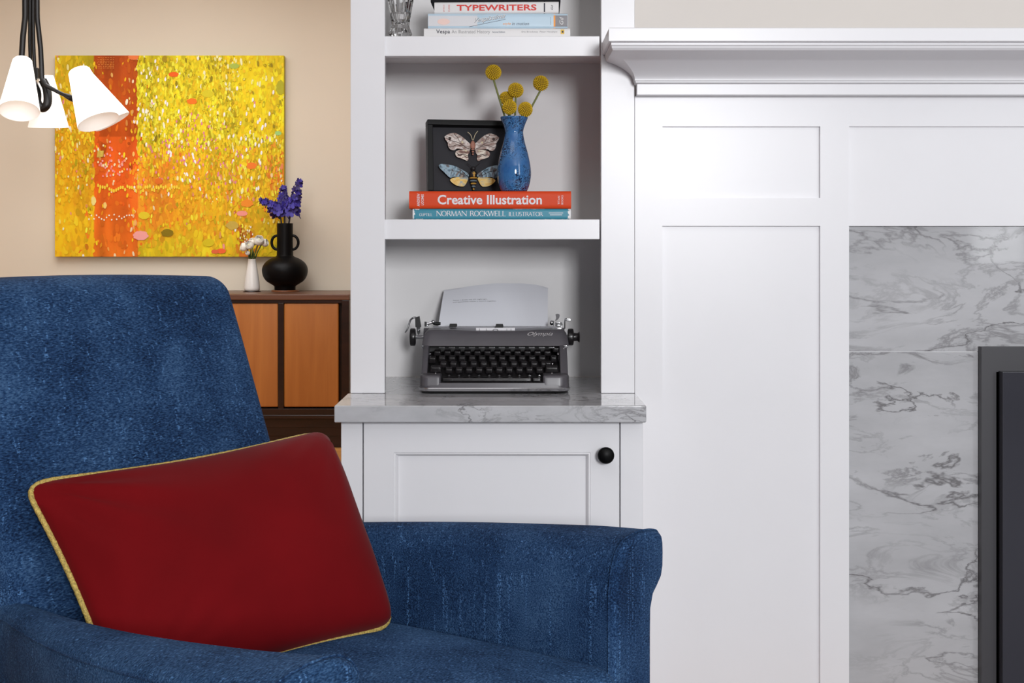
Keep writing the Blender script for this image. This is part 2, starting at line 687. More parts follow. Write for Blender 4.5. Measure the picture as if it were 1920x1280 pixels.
for st in (SH1, SH2, SH1 + 0.36, SH1 + 0.72):
    b = new()
    add_box(b, IL, IR, 0.024, NB, st - 0.010, st)
    o = obj('shelf', b, M['white_in'], bk)
    b = new()
    add_box(b, OL - 0.001, OR - 0.0022, 0.005, 0.0238, st - 0.0378, st, 0.0014)
    obj('nosing', b, M['white'], o)
b = new(); add_box(b, XL, XR, 0, 0.32, TOP, TOP + 0.1); obj('header', b, M['white'], bk)

# ------------------------------------------------------------------ base cabinet and worktop
CBF = 2.245 - 2.4                 # front face of the base cabinet
CL, CR = -0.2950, 0.2345
cb = thing('base_cabinet', 'white base cabinet with recessed panel door and black knob, under the grey stone worktop', 'cabinet',
           (-0.03, 0.08, 0))
CTB = CT - 0.0295
b = new()
add_box(b, CL, CL + 0.018, CBF + 0.02, 0.30, 0.0, CTB - 0.0002)
add_box(b, CR - 0.018, CR, CBF + 0.02, 0.30, 0.0, CTB - 0.0002)
add_box(b, CL + 0.018, CR - 0.018, 0.285, 0.30, 0.0, CTB - 0.0002)
add_box(b, CL + 0.018, CR - 0.018, CBF + 0.03, 0.285, 0.10, 0.118)
obj('carcass', b, M['white_in'], cb)
dl, dr = (681.5 - CX) * 2.245 / F, (1161.5 - CX) * 2.245 / F
b = new(); add_box(b, CL, dl - 0.0018, CBF, CBF + 0.02, 0.0, CTB - 0.0002, 0.0008); obj('stile', b, M['white'], cb)
b = new(); add_box(b, dr + 0.0018, CR, CBF, CBF + 0.02, 0.0, CTB - 0.0002, 0.0008); obj('stile', b, M['white'], cb)
b = new(); add_box(b, dl - 0.0018, dr + 0.0018, CBF + 0.012, CBF + 0.02, 0.0, 0.10); obj('toe_rail', b, M['white'], cb)
# door: frame with a stepped bead around a recessed panel
dz0, dz1 = 0.105, CTB - 0.0032
b = new()
px0, px1 = (738 - CX) * 2.245 / F, (1107 - CX) * 2.245 / F
pz1 = EYE + (CY - 848) * 2.245 / F
pz0 = dz0 + 0.055


def frame_rings(bm, rects, close=True):
    rings = []
    for x0, x1, z0, z1, y in rects:
        rings.append([bm.verts.new(p) for p in ((x0, y, z0), (x1, y, z0), (x1, y, z1), (x0, y, z1))])
    for a, c in zip(rings, rings[1:]):
        ring_faces(bm, a, c)
    if close:
        bm.faces.new(rings[-1])
    bm.faces.new(rings[0])


def inset(k, y):
    return (px0 + k, px1 - k, pz0 + k, pz1 - k, y)


frame_rings(b, [(dl, dr, dz0, dz1, CBF + 0.019), (dl, dr, dz0, dz1, CBF + 0.0012),
                (dl + 0.0012, dr - 0.0012, dz0 + 0.0012, dz1 - 0.0012, CBF),
                inset(0, CBF), inset(0.0008, CBF + 0.0015), inset(0.0025, CBF + 0.0012), inset(0.0042, CBF + 0.0026),
                inset(0.0060, CBF + 0.0062), inset(0.0075, CBF + 0.0090), inset(0.0078, CBF + 0.0098)])
dor = obj('door', b, M['white'], cb, angle=20)
kc = P(1134.5, 850, 2.245)
b = new()
add_lathe(b, [(0.0075, 0), (0.0070, 0.010), (0.0085, 0.014), (0.0138, 0.017), (0.0146, 0.020), (0.0143, 0.0232), (0.0128, 0.0248),
              (0.0122, 0.0243), (0.0112, 0.0250), (0.006, 0.0272), (0.0, 0.028)], (kc.x, CBF, kc.z), 40, axis=(0, -1, 0))
obj('knob', b, M['black_soft'], dor, label='round black door knob')

b = new()
x0, x1 = (626.4 - CX) * 2.217 / F, (1212 - CX) * 2.217 / F
add_box(b, x0, x1, 2.217 - 2.4, -0.001, CTB, CT, 0.0022, seg=3)
add_box(b, XL, XR, -0.0025, 0.30, CTB + 0.0005, CT - 0.00005)
tag(obj('stone_worktop', b, M['counter'], loc=(-0.03, -0.05, CTB)),
    'grey veined polished stone worktop on the base cabinet, under the typewriter', 'countertop')

# ------------------------------------------------------------------ fireplace: panelled surround, mantel, stone, insert
FXM = 1.35                        # middle of the fireplace


def Z(y, D=2.4):
    return EYE + (CY - y) * D / F


def X(x, D=2.4):
    return (x - CX) * D / F


def mir(bm, x0, x1, *a, **k):
    add_box(bm, x0, x1, *a, **k)
    add_box(bm, 2 * FXM - x1, 2 * FXM - x0, *a, **k)


sr = thing('panelled_surround', 'white panelled fireplace surround with square recessed panels beneath the mantel', 'fireplace surround', (FXM, 0.02, 0))
FY0, FY1 = 0.0, 0.022
for side in (0, 1):
    for (xa, xb) in ((X(1190.5), X(1242)), (X(1538), X(1592))):
        if side:
            xa, xb = 2 * FXM - xb, 2 * FXM - xa
        b = new(); add_box(b, xa, xb, FY0, FY1, 0.0, Z(180)); obj('stile', b, M['white'], sr)
    for (za, zb) in ((Z(423.5), Z(371)), (0.0, 0.14)):
        xa, xb = X(1242), X(1538)
        if side:
            xa, xb = 2 * FXM - xb, 2 * FXM - xa
        b = new(); add_box(b, xa, xb, FY0, FY1, za, zb); obj('rail', b, M['white'], sr)
    xa, xb = X(1242), X(1538)
    if side:
        xa, xb = 2 * FXM - xb, 2 * FXM - xa
    b = new(); add_box(b, xa, xb, FY0, FY1, Z(237), Z(180)); obj('rail', b, M['white'], sr)
    for (za, zb) in ((Z(371), Z(237)), (0.14, Z(423.5))):
        b = new(); add_box(b, xa - 0.0, xb + 0.0, 0.0085, FY1, za, zb); obj('recessed_panel', b, M['white'], sr)
xa, xb = X(1592), 2 * FXM - X(1592)
b = new(); add_box(b, xa, xb, FY0, FY1, Z(237), Z(180)); obj('rail', b, M['white'], sr)
b = new(); add_box(b, xa, xb, 0.0065, FY1, Z(423.5), Z(237)); obj('frieze_panel', b, M['white'], sr)

mt = thing('fireplace_mantel', 'long white mantel shelf with a curved crown moulding, above the panelled surround', 'mantel', (FXM, -0.06, Z(180)))
MR = 2 * FXM


def mxl(p):
    return 0.249 - 0.467 * p


def sweep_mantel(bm, prof):
    """prof: (projection, z); swept along the front with returns at both ends"""
    FL, BL, FR, BR = [], [], [], []
    for p, z in prof:
        x = mxl(p)
        FL.append(bm.verts.new((x, -p, z)))
        BL.append(bm.verts.new((x, -0.0006, z)))
        FR.append(bm.verts.new((MR - x, -p, z)))
        BR.append(bm.verts.new((MR - x, -0.0006, z)))
    for i in range(len(prof) - 1):
        bm.faces.new((FL[i], FR[i], FR[i + 1], FL[i + 1]))
        bm.faces.new((BL[i], FL[i], FL[i + 1], BL[i + 1]))
        bm.faces.new((FR[i], BR[i], BR[i + 1], FR[i + 1]))
        bm.faces.new((BR[i], BL[i], BL[i + 1], BR[i + 1]))
    bm.faces.new((FL[0], BL[0], BR[0], FR[0]))
    bm.faces.new((FL[-1], FR[-1], BR[-1], BL[-1]))


zt = Z(51.5, 2.24)
zs = Z(77.5, 2.24)
b = new()
sweep_mantel(b, [(0.158, zt), (0.16, zt - 0.0015), (0.16, zs + 0.001), (0.159, zs)])
obj('shelf', b, M['white'], mt, angle=25)
pr = [(0.1495, zs - 0.0002), (0.1495, Z(84, 2.25)), (0.1475, Z(86, 2.252)), (0.1465, Z(90, 2.254)), (0.1445, Z(92, 2.256)),
      (0.1430, Z(94, 2.257)), (0.1385, Z(95.5, 2.26))]
c0, c1 = (0.1385, Z(95.5, 2.26)), (0.037, Z(147.5, 2.363))
for k in range(1, 13):
    t = k / 12 * PI / 2
    # ogee: slightly convex at the top, deep cove below
    a = k / 12
    px = lerp(c0[0], c1[0], 1 - (1 - a) ** 1.75)
    pz = lerp(c0[1], c1[1], a ** 1.12)
    pr.append((px, pz))
pr += [(0.037, Z(150.5, 2.363)), (0.0335, Z(151.5, 2.366)), (0.0330, Z(155, 2.367)), (0.0275, Z(156.5, 2.372)), (0.0250, Z(158, 2.375)),
       (0.0250, Z(177, 2.375)), (0.024, Z(178, 2.376))]
b = new(); sweep_mantel(b, pr); obj('crown_moulding', b, M['white'], mt, angle=30)

mf = thing('marble_facing', 'grey veined marble facing around the black firebox', 'marble facing', (FXM, 0.03, 0))
b = new(); add_box(b, X(1592), 2 * FXM - X(1592), 0.013, 0.0445, Z(659.5), Z(424), 0.0006); obj('lintel_slab', b, M['marble'], mf)
b = new(); add_box(b, X(1592), X(1839), 0.013, 0.0445, 0.0, Z(661), 0.0006); obj('leg_slab', b, M['marble2'], mf)
b = new(); add_box(b, 2 * FXM - X(1839), 2 * FXM - X(1592), 0.013, 0.0445, 0.0, Z(661), 0.0006); obj('leg_slab', b, M['marble2'], mf)
b = new(); add_box(b, X(1592), 2 * FXM - X(1592), 0.015, 0.04, Z(661), Z(659.5)); obj('grout_line', b, M['white'], mf, label='thin pale grout line')

fi = thing('fireplace_insert', 'charcoal steel fireplace insert with a raised dark door, right edge of the photo', 'fireplace', (FXM, 0, 0))
iD = 2.394
x0, x1, z1 = X(1840.5, iD), 2 * FXM - X(1840.5, iD), Z(650.3, iD)
x2, z2 = X(1868, iD), Z(697, iD)
b = new()
ry = iD - 2.4
add_box(b, x0, x2, ry, ry + 0.016, 0.0, z1)
add_box(b, 2 * FXM - x2, x1, ry, ry + 0.016, 0.0, z1)
add_box(b, x2, 2 * FXM - x2, ry, ry + 0.016, z2, z1, 0.0)
add_box(b, x2, 2 * FXM - x2, ry, ry + 0.016, 0.0, 0.06, 0.0)
obj('surround_plate', b, M['insert'], fi)
b = new(); add_box(b, x2 - 0.002, 2 * FXM - x2 + 0.002, 0.0455, 0.0475, 0.0, z2 + 0.002); add_box(b, x2, x2 + 0.001, ry + 0.002, 0.0455, 0.06, z2)
obj('firebox', b, M['gap'], fi)
dD = 2.372
b = new()
ax0, az1 = X(1880, dD), Z(697, dD)
add_box(b, ax0, 2 * FXM - ax0, dD - 2.4, dD - 2.4 + 0.02, 0.075, az1, 0.0012)
fd = obj('fire_door', b, M['insert2'], fi)
b = new()
add_tube(b, smooth_path([(FXM + 0.3, dD - 2.4, 0.35), (FXM + 0.3, dD - 2.44, 0.37), (FXM + 0.3, dD - 2.44, 0.5), (FXM + 0.3, dD - 2.4, 0.52)], 5), 0.006, 10)
obj('handle', b, M['black'], fd)

# ------------------------------------------------------------------ books
def spine_map(x0, x1, yf, z0, rot, piv):
    """local book frame -> world: a along the spine, b up, d out of the spine towards the viewer"""
    def fn(a, bb, d):
        v = Vector((x0 + a - piv[0], yf - d - piv[1], 0))
        v = Matrix.Rotation(rot, 3, 'Z') @ v
        return Vector((piv[0] + v.x, piv[1] + v.y, z0 + bb))
    return fn


def book(name, label, x0, x1, z0, z1, yf, depth, cover, group, rot=0.0, round_=0.004, pages=None, board=0.0028, soft=False):
    piv = ((x0 + x1) / 2, yf + depth / 2)
    t = thing(name, label, 'book', (piv[0], piv[1], z0), 0, group)
    fn = spine_map(x0, x1, yf, z0, rot, piv)
    L, H = x1 - x0, z1 - z0
    b = new()
    # spine + two boards as a U-shaped section swept along the length
    n = 20

    def crown(s):
        return round_ * (1 - abs(2 * s - 1) ** 7) - round_
    outer = [(-depth, 0.0)] + [(crown((1 - math.cos(PI * i / n)) / 2), H * (1 - math.cos(PI * i / n)) / 2) for i in range(n + 1)] + [(-depth, H)]
    tk = board
    inner = [(-depth, H - tk)] + [(-0.006, H - tk), (-0.006, tk)] + [(-depth, tk)]
    sec = outer + inner
    A = [b.verts.new(fn(0, s[1], s[0])) for s in sec]
    B = [b.verts.new(fn(L, s[1], s[0])) for s in sec]
    ring_faces(b, A, B)
    b.faces.new(A)
    b.faces.new(B[::-1])
    cov = obj('cover', b, cover, t)
    b = new()
    e = 0.0 if soft else 0.004
    vs = []
    for a in (max(e, 0.0006), L - max(e, 0.0006)):
        for d in (-0.0062, -depth + e + 0.001):
            for bb in (tk + 0.0001, H - tk - 0.0001):
                vs.append(b.verts.new(fn(a, bb, d)))
    for f in [(0, 1, 3, 2), (4, 6, 7, 5), (0, 4, 5, 1), (2, 3, 7, 6), (0, 2, 6, 4), (1, 5, 7, 3)]:
        b.faces.new([vs[i] for i in f])
    obj('pages', b, pages or M['pages'], t)

    def sp(a, bb, d):
        s = bb / H
        return fn(a, bb, d + crown(max(0, min(1, s))))
    return t, sp, L, H, cov


M['pages'] = mat('page_edges', (226, 218, 202), 0.8, var=0.05, vscale=400, stretch=(0.02, 0.02, 3))
M['pages_red'] = mat('red_page_edges', (128, 58, 50), 0.7)
M['orange'] = mat('orange_cloth', (218, 70, 26), 0.5, var=0.04, vscale=15, spec=0.25)
M['teal'] = mat('teal_jacket', (58, 138, 160), 0.4, var=0.06, vscale=12, spec=0.3)
M['bookwhite'] = mat('white_jacket', (226, 224, 224), 0.4, var=0.02)
M['bookblack'] = mat('black_jacket', (18, 17, 20), 0.4)
M['type_red'] = mat('red_print', (214, 46, 36), 0.5)
M['navy'] = mat('navy_print', (34, 32, 52), 0.5)
M['greyprint'] = mat('grey_print', (150, 148, 150), 0.6)
M['greypanel'] = mat('grey_panel', (136, 134, 138), 0.5)
M['orangeprint'] = mat('orange_print', (246, 158, 62), 0.5)
M['paleblue'] = mat('pale_blue_jacket', (184, 208, 224), 0.35, var=0.07, vscale=9)
M['paleprint'] = mat('pale_print', (226, 228, 232), 0.5)
M['palegrey'] = mat('pale_grey_print', (214, 214, 218), 0.45, var=0.03, vscale=10)
M['blush'] = mat('blush_print', (238, 206, 196), 0.5, var=0.03)
M['slate'] = mat('slate_print', (96, 106, 120), 0.5)
M['yellowprint'] = mat('yellow_print', (232, 190, 70), 0.5)


def rect(bm, sp, a0, a1, b0, b1, d=0.0003, mi=0, n=6):
    for i in range(n):
        q0, q1 = lerp(b0, b1, i / n), lerp(b0, b1, (i + 1) / n)
        bm.faces.new([bm.verts.new(sp(a, bb, d)) for a, bb in ((a0, q0), (a1, q0), (a1, q1), (a0, q1))]).material_index = mi


def vtext(bm, s, sp, a0, b0, w, h, **k):
    """letters running up the spine's short side (read from the left)"""
    text_bm(bm, s, lambda a, bb, d: sp(a0 - bb, b0 + a, d), w=w, h=h, **k)


# small stroke alphabet with slab ends, for the engraved capitals
GL = {
    'N': ([[(0.1, 0), (0.1, 1)], [(0.1, 1), (0.9, 0)], [(0.9, 0), (0.9, 1)]], [1, 0, 1], 0.95, [(0.1, 0), (0.1, 1), (0.9, 1)]),
    'O': ('ring', 0, 0.95, []), 'R': ([[(0.12, 0), (0.12, 1)], 'bowl', [(0.42, 0.5), (0.8, 0)]], [0, 0, 0], 0.78, [(0.12, 0), (0.12, 1), (0.8, 0)]),
    'M': ([[(0.1, 0), (0.17, 1)], [(0.17, 1), (0.55, 0)], [(0.55, 0), (0.93, 1)], [(0.93, 1), (1.0, 0)]], [1, 0, 1, 0], 1.1, [(0.1, 0), (1.0, 0)]),
    'A': ([[(0.05, 0), (0.42, 1)], [(0.42, 1), (0.8, 0)], [(0.2, 0.36), (0.66, 0.36)]], [1, 0, 1], 0.86, [(0.05, 0), (0.8, 0)]),
    'C': ('arc', 0, 0.82, []), 'K': ([[(0.12, 0), (0.12, 1)], [(0.12, 0.42), (0.74, 1)], [(0.32, 0.6), (0.78, 0)]], [0, 1, 0], 0.82, [(0.12, 0), (0.12, 1), (0.78, 0), (0.74, 1)]),
    'W': ([[(0.05, 1), (0.32, 0)], [(0.32, 0), (0.6, 1)], [(0.6, 1), (0.88, 0)], [(0.88, 0), (1.15, 1)]], [0, 1, 0, 1], 1.2, [(0.05, 1), (0.6, 1), (1.15, 1)]),
    'E': ([[(0.12, 0), (0.12, 1)], [(0.12, 1), (0.62, 1)], [(0.12, 0.52), (0.52, 0.52)], [(0.12, 0), (0.66, 0)]], [0, 1, 1, 1], 0.72, [(0.12, 0), (0.12, 1)]),
    'L': ([[(0.12, 0), (0.12, 1)], [(0.12, 0), (0.66, 0)]], [0, 1], 0.72, [(0.12, 0), (0.12, 1)]),
    'I': ([[(0.15, 0), (0.15, 1)]], [0], 0.3, [(0.15, 0), (0.15, 1)]),
    'U': ('u', 0, 0.85, [(0.12, 1), (0.74, 1)]), 'S': ('s', 0, 0.64, []),
    'T': ([[(0.4, 0), (0.4, 1)], [(0.05, 1), (0.75, 1)]], [0, 1], 0.8, [(0.4, 0)]),
    'G': ('g', 0, 0.86, []), 'P': ([[(0.12, 0), (0.12, 1)], 'bowl'], [0, 0], 0.68, [(0.12, 0), (0.12, 1)]),
    'F': ([[(0.12, 0), (0.12, 1)], [(0.12, 1), (0.62, 1)], [(0.12, 0.52), (0.52, 0.52)]], [0, 1, 1], 0.66, [(0.12, 0), (0.12, 1)]),
    'D': ([[(0.12, 0), (0.12, 1)], 'big'], [0, 0], 0.9, [(0.12, 0), (0.12, 1)]),
    'B': ([[(0.12, 0), (0.12, 1)], 'bowl', 'low'], [0, 0, 0], 0.76, [(0.12, 0), (0.12, 1)]),
    ' ': ([], [], 0.4, [])}


def serif_text(bm, s, fn, a0, b0, w, h, d=0.0005, thick=0.15, thin=0.07, mi=0):
    tot = sum(GL[c][2] for c in s)
    k = w / tot

    def seg(p, q, t):
        P0, P1 = Vector((p[0] * k + a0, p[1] * h + b0)), Vector((q[0] * k + a0, q[1] * h + b0))
        v = P1 - P0
        if v.length < 1e-7:
            return
        nrm = Vector((-v.y, v.x)).normalized() * t * h / 2
        e = v.normalized() * 0.0
        bm.faces.new([bm.verts.new(fn(c.x, c.y, d)) for c in (P0 - nrm - e, P1 - nrm + e, P1 + nrm + e, P0 + nrm - e)]).material_index = mi

    def curve(pts, ox):
        for p, q in zip(pts, pts[1:]):
            dx, dy = abs(q[0] - p[0]), abs(q[1] - p[1])
            seg((p[0] + ox, p[1]), (q[0] + ox, q[1]), lerp(thin, thick, dy / (dx + dy + 1e-6)))

    def arc(cx, cy, rx, ry, a, bb, n=14):
        return [(cx + rx * math.cos(math.radians(lerp(a, bb, i / n))), cy + ry * math.sin(math.radians(lerp(a, bb, i / n)))) for i in range(n + 1)]
    ox = 0.0
    for c in s:
        strokes, kinds, adv, ser = GL[c]
        if isinstance(strokes, str):
            if strokes == 'ring':
                curve(arc(0.47, 0.5, 0.4, 0.5, 0, 360, 24), ox)
            elif strokes == 'arc':
                curve(arc(0.47, 0.5, 0.4, 0.5, 48, 312, 20), ox)
            elif strokes == 'g':
                curve(arc(0.47, 0.5, 0.4, 0.5, 48, 320, 20) + [(0.78, 0.42), (0.58, 0.42)], ox)
            elif strokes == 'u':
                curve([(0.12, 1), (0.12, 0.35)] + arc(0.43, 0.35, 0.31, 0.35, 180, 360, 10) + [(0.74, 1)], ox)
            elif strokes == 's':
                curve(arc(0.3, 0.75, 0.22, 0.25, 40, 250, 10) + arc(0.3, 0.25, 0.24, 0.27, 80, -150, 12), ox)
        else:
            for st, kd in zip(strokes, kinds):
                if st == 'bowl':
                    curve([(0.12, 1), (0.36, 1)] + arc(0.36, 0.75, 0.24, 0.25, 90, -90, 8) + [(0.12, 0.5)], ox)
                elif st == 'low':
                    curve([(0.12, 0.5), (0.38, 0.5)] + arc(0.38, 0.25, 0.28, 0.25, 90, -90, 8) + [(0.12, 0)], ox)
                elif st == 'big':
                    curve([(0.12, 1), (0.36, 1)] + arc(0.36, 0.5, 0.44, 0.5, 90, -90, 12) + [(0.12, 0)], ox)
                else:
                    seg((st[0][0] + ox, st[0][1]), (st[1][0] + ox, st[1][1]), thin if kd else thick)
        for x, y in ser:
            yy = 0.025 if y == 0 else 0.975
            seg((x - 0.13 + ox, yy), (x + 0.13 + ox, yy), 0.05)
        ox += adv


YB = 0.035                        # spines stand a little behind the shelf edge
DB = 2.4 + YB


def bx(x):
    return (x - CX) * DB / F


def bz(y):
    return EYE + (CY - y) * DB / F


G1 = 'two hardbacks stacked on the middle shelf'
zt1, zt2 = bz(391.3), bz(358.2)
t, sp, L, H, c = book('book', 'teal hardback with a worn white-edged jacket, lying under the orange book', bx(773.5), bx(1070.5), SH2 + 0.0002, zt1, YB + 0.001, 0.215, M['teal'], G1,
                      round_=0.0035)
b = new()
k = DB / F
serif_text(b, 'NORMAN', sp, (818 - 773.5) * k, H * 0.33, 57 * k, H * 0.46)
serif_text(b, 'ROCKWELL', sp, (881 - 773.5) * k, H * 0.33, 68 * k, H * 0.46)
serif_text(b, 'ILLUSTRATOR', sp, (953.5 - 773.5) * k, H * 0.33, 64 * k, H * 0.36)
serif_text(b, 'GUPTILL', sp, (786 - 773.5) * k, H * 0.33, 25 * k, H * 0.24)
rect(b, sp, (1029 - 773.5) * k, (1056 - 773.5) * k, H * 0.58, H * 0.64)
rect(b, sp, (1031 - 773.5) * k, (1054 - 773.5) * k, H * 0.40, H * 0.46)
obj('title', b, M['cardwhite'], t, label='white capital lettering', recalc=False)
random.seed(4)
for (a0, a1, b0, b1) in ((0.0002, 0.0040, 0.06, 0.97), (L - 0.005, L - 0.0002, 0.02, 0.99), (0.004, 0.013, 0.9, 0.985), (0.006, 0.02, 0.01, 0.09),
                         (0.02, 0.05, 0.005, 0.04), (0.1, 0.15, 0.003, 0.03), (L - 0.11, L - 0.05, 0.955, 0.99), (L - 0.05, L - 0.005, 0.005, 0.05)):
    n = 14
    b = new()
    for i in range(n):
        a, a2 = lerp(a0, a1, i / n), lerp(a0, a1, (i + 1) / n)
        if a1 - a0 < 0.006:
            q0, q1 = lerp(b0, b1, i / n) * H, lerp(b0, b1, (i + 1) / n) * H
            wv = random.uniform(0.5, 1.3)
            if a0 < 0.01:
                r4 = ((a0, q0), (a0 + (a1 - a0) * wv, q0), (a0 + (a1 - a0) * wv, q1), (a0, q1))
            else:
                r4 = ((a1 - (a1 - a0) * wv, q0), (a1, q0), (a1, q1), (a1 - (a1 - a0) * wv, q1))
        else:
            j = random.uniform(0.4, 1.1)
            if b0 > 0.5:
                r4 = ((a, H * lerp(b1, b0, j)), (a2, H * lerp(b1, b0, j)), (a2, H * b1), (a, H * b1))
            else:
                r4 = ((a, H * b0), (a2, H * b0), (a2, H * lerp(b0, b1, j)), (a, H * lerp(b0, b1, j)))
        b.faces.new([b.verts.new(sp(x, y, 0.0003)) for x, y in r4])
    obj('worn_edge', b, M['bookwhite'], t, label='white worn edge of the jacket', recalc=False)

t, sp, L, H, c = book('book', 'thick orange hardback with bold white title, lying on the teal book', bx(767), bx(1071), zt1 + 0.0002, zt2, YB, 0.22, M['orange'], G1, round_=0.004)
b = new()
text_bm(b, 'Creative', sp, w=(904 - 820) * k, h=None, offset=0.022, w0=(820.5 - 767) * k, h0=H * 0.24)
text_bm(b, 'Illustration', sp, w=(1016 - 913) * k, h=None, offset=0.022, w0=(913 - 767) * k, h0=H * 0.24)
obj('title', b, M['cardwhite'], t, label='bold white lettering', recalc=False)
b = new()
vtext(b, 'ANDREW', sp, (787.2 - 767) * k, H * 0.14, H * 0.72, 5.4 * k, offset=0.01)
vtext(b, 'LOOMIS', sp, (794.6 - 767) * k, H * 0.20, H * 0.62, 5.0 * k, offset=0.01)
obj('author_line', b, M['cardwhite'], t, label='small white lettering', recalc=False)
b = new()
vtext(b, 'TITAN', sp, (1049.6 - 767) * k, H * 0.24, H * 0.48, 3.6 * k)
vtext(b, 'BOOKS', sp, (1056 - 767) * k, H * 0.24, H * 0.52, 3.6 * k)
obj('publisher_line', b, M['cardwhite'], t, label='small white lettering', recalc=False)
ORANGE_TOP = zt2

G2 = 'books stacked on the upper shelf'
z0 = SH1 + 0.0002
z1 = bz(53.8)
t, sp, L, H, c = book('book', 'thin white paperback at the bottom of the upper shelf stack', bx(795), bx(1069), z0, z1, YB - 0.004, 0.21, M['bookwhite'], G2, round_=0.002, board=0.0012, soft=True)
b = new()
text_bm(b, 'Vespa', sp, w=26 * k, h=0.0095, offset=0.012, w0=(818 - 795) * k, h0=H * 0.36)
obj('title', b, M['navy'], t, label='dark navy lettering', recalc=False)
b = new()
text_bm(b, 'An Illustrated History', sp, w=72 * k, h=0.0085, w0=(847 - 795) * k, h0=H * 0.38, mi=0)
text_bm(b, 'Second Edition', sp, w=24 * k, h=0.003, offset=0.01, w0=(923 - 795) * k, h0=H * 0.55, mi=1)
obj('subtitle', b, [M['greyprint'], M['slate']], t, recalc=False, label='small grey lettering')
b = new()
text_bm(b, 'Eric Brockway  Peter Henshaw', sp, w=67 * k, h=0.004, w0=(978 - 795) * k, h0=H * 0.52, mi=0)
obj('author_line', b, M['greyprint'], t, recalc=False, label='small grey lettering')
b = new()
rect(b, sp, (1051 - 795) * k, (1058 - 795) * k, H * 0.42, H * 0.88, mi=0)
rect(b, sp, (1053 - 795) * k, (1056.3 - 795) * k, H * 0.55, H * 0.75, d=0.0005, mi=1)
obj('emblem', b, [M['yellowprint'], M['navy']], t, recalc=False, label='small yellow emblem')

z0, z1 = z1 + 0.0002, bz(25.3)
t, sp, L, H, c = book('book', 'pale blue hardback with a grey end block and orange stripe on its spine', bx(802.5), bx(1064), z0, z1, YB - 0.001, 0.21, M['paleblue'], G2, round_=0.0022)
b = new()
rect(b, sp, 0.0006, (895 - 802.5) * k, H * 0.02, H * 0.98, d=0.0002, mi=0)
vs = []
n = 20
for i in range(n):
    a = 2 * PI * i / n
    vs.append(b.verts.new(sp((832 - 802.5) * k + 0.012 * math.cos(a), H * 0.45 + 0.006 * math.sin(a), 0.0004)))
b.faces.new(vs).material_index = 1
obj('jacket_print', b, [M['palegrey'], M['blush']], t, recalc=False, label='pale grey and blush print')
b = new()
rect(b, sp, (1038 - 802.5) * k, (1041.2 - 802.5) * k, H * 0.01, H * 0.99)
obj('stripe', b, M['orangeprint'], t, recalc=False, label='orange stripe')
b = new()
rect(b, sp, (1041.2 - 802.5) * k, L - 0.0003, H * 0.01, H * 0.99)
obj('end_block', b, M['greypanel'], t, recalc=False, label='grey end block')
b = new()
vx0 = (889 - 802.5) * k
text_bm(b, 'Vespissima', lambda a, bb, d: sp(a + 0.0007, bb + (a - vx0) * 0.16 - 0.0005, d), w=58 * k, h=0.012, shear=0.5, w0=vx0, h0=H * 0.28, mi=2, depth=0.0004)
text_bm(b, 'Vespissima', lambda a, bb, d: sp(a, bb + (a - vx0) * 0.16, d), w=58 * k, h=0.012, shear=0.5, w0=vx0, h0=H * 0.28, mi=0, depth=0.0007)
q = [((880 - 802.5) * k, H * 0.10), ((948 - 802.5) * k, H * 0.60)]
b.faces.new([b.verts.new(sp(x, y, 0.0005)) for x, y in (q[0], q[1], (q[1][0], q[1][1] + 0.0008), (q[0][0], q[0][1] + 0.0008))]).material_index = 2
obj('title', b, [M['bookwhite'], M['orangeprint'], M['slate']], t, recalc=False, label='slanted script lettering')
b = new()
text_bm(b, 'style', sp, w=15 * k, h=0.006, w0=(943 - 802.5) * k, h0=H * 0.2, shear=0.2, mi=1)
text_bm(b, 'in motion', sp, w=32 * k, h=0.006, w0=(960 - 802.5) * k, h0=H * 0.22, shear=0.2, mi=2)
obj('subtitle', b, [M['bookwhite'], M['orangeprint'], M['slate'], M['bookwhite']], t, recalc=False, label='small orange and grey lettering')
b = new()
vtext(b, 'Gd', sp, (1056 - 802.5) * k, H * 0.26, H * 0.5, 7 * k, shear=0.3, mi=3, depth=0.0007)
for i in range(9):
    rect(b, sp, (1032 - 802.5) * k, (1033 - 802.5) * k, H * (0.25 + i * 0.06), H * (0.28 + i * 0.06), mi=2, n=1)
obj('monogram', b, [M['bookwhite'], M['orangeprint'], M['slate'], M['bookwhite']], t, recalc=False, label='white monogram and dotted line')

z0, z1 = z1 + 0.0002, bz(3.2)
t, sp, L, H, c = book('book', 'white hardback with large red capital title on its spine', bx(817), bx(1050.5), z0, z1, YB + 0.002, 0.20, M['bookwhite'], G2, rot=-0.03, round_=0.0022,
                      pages=M['pages_red'])
b = new()
text_bm(b, 'TYPEWRITERS', sp, w=150 * k, h=H * 0.52, offset=0.024, w0=(859 - 817) * k, h0=H * 0.25)
obj('title', b, M['type_red'], t, label='bold red capitals', recalc=False)
b = new()
vtext(b, 'JANELLE', sp, (836.5 - 817) * k, H * 0.18, H * 0.6, 2.6 * k)
vtext(b, 'CURRIE', sp, (846 - 817) * k, H * 0.18, H * 0.6, 2.6 * k)
obj('author_line', b, M['type_red'], t, label='small red lettering', recalc=False)
b = new()
rect(b, sp, (1022.5 - 817) * k, (1025 - 817) * k, 0.0, H)
vtext(b, 'Gd', sp, (1040 - 817) * k, H * 0.3, H * 0.4, 4 * k, shear=0.3)
obj('stripe', b, M['navy'], t, label='dark stripe', recalc=False)
z0 = z1 + 0.0002
book('book', 'black hardback on top of the upper shelf stack', bx(809), bx(1053), z0, z0 + 0.03, YB + 0.001, 0.2, M['bookblack'], G2, rot=-0.02)

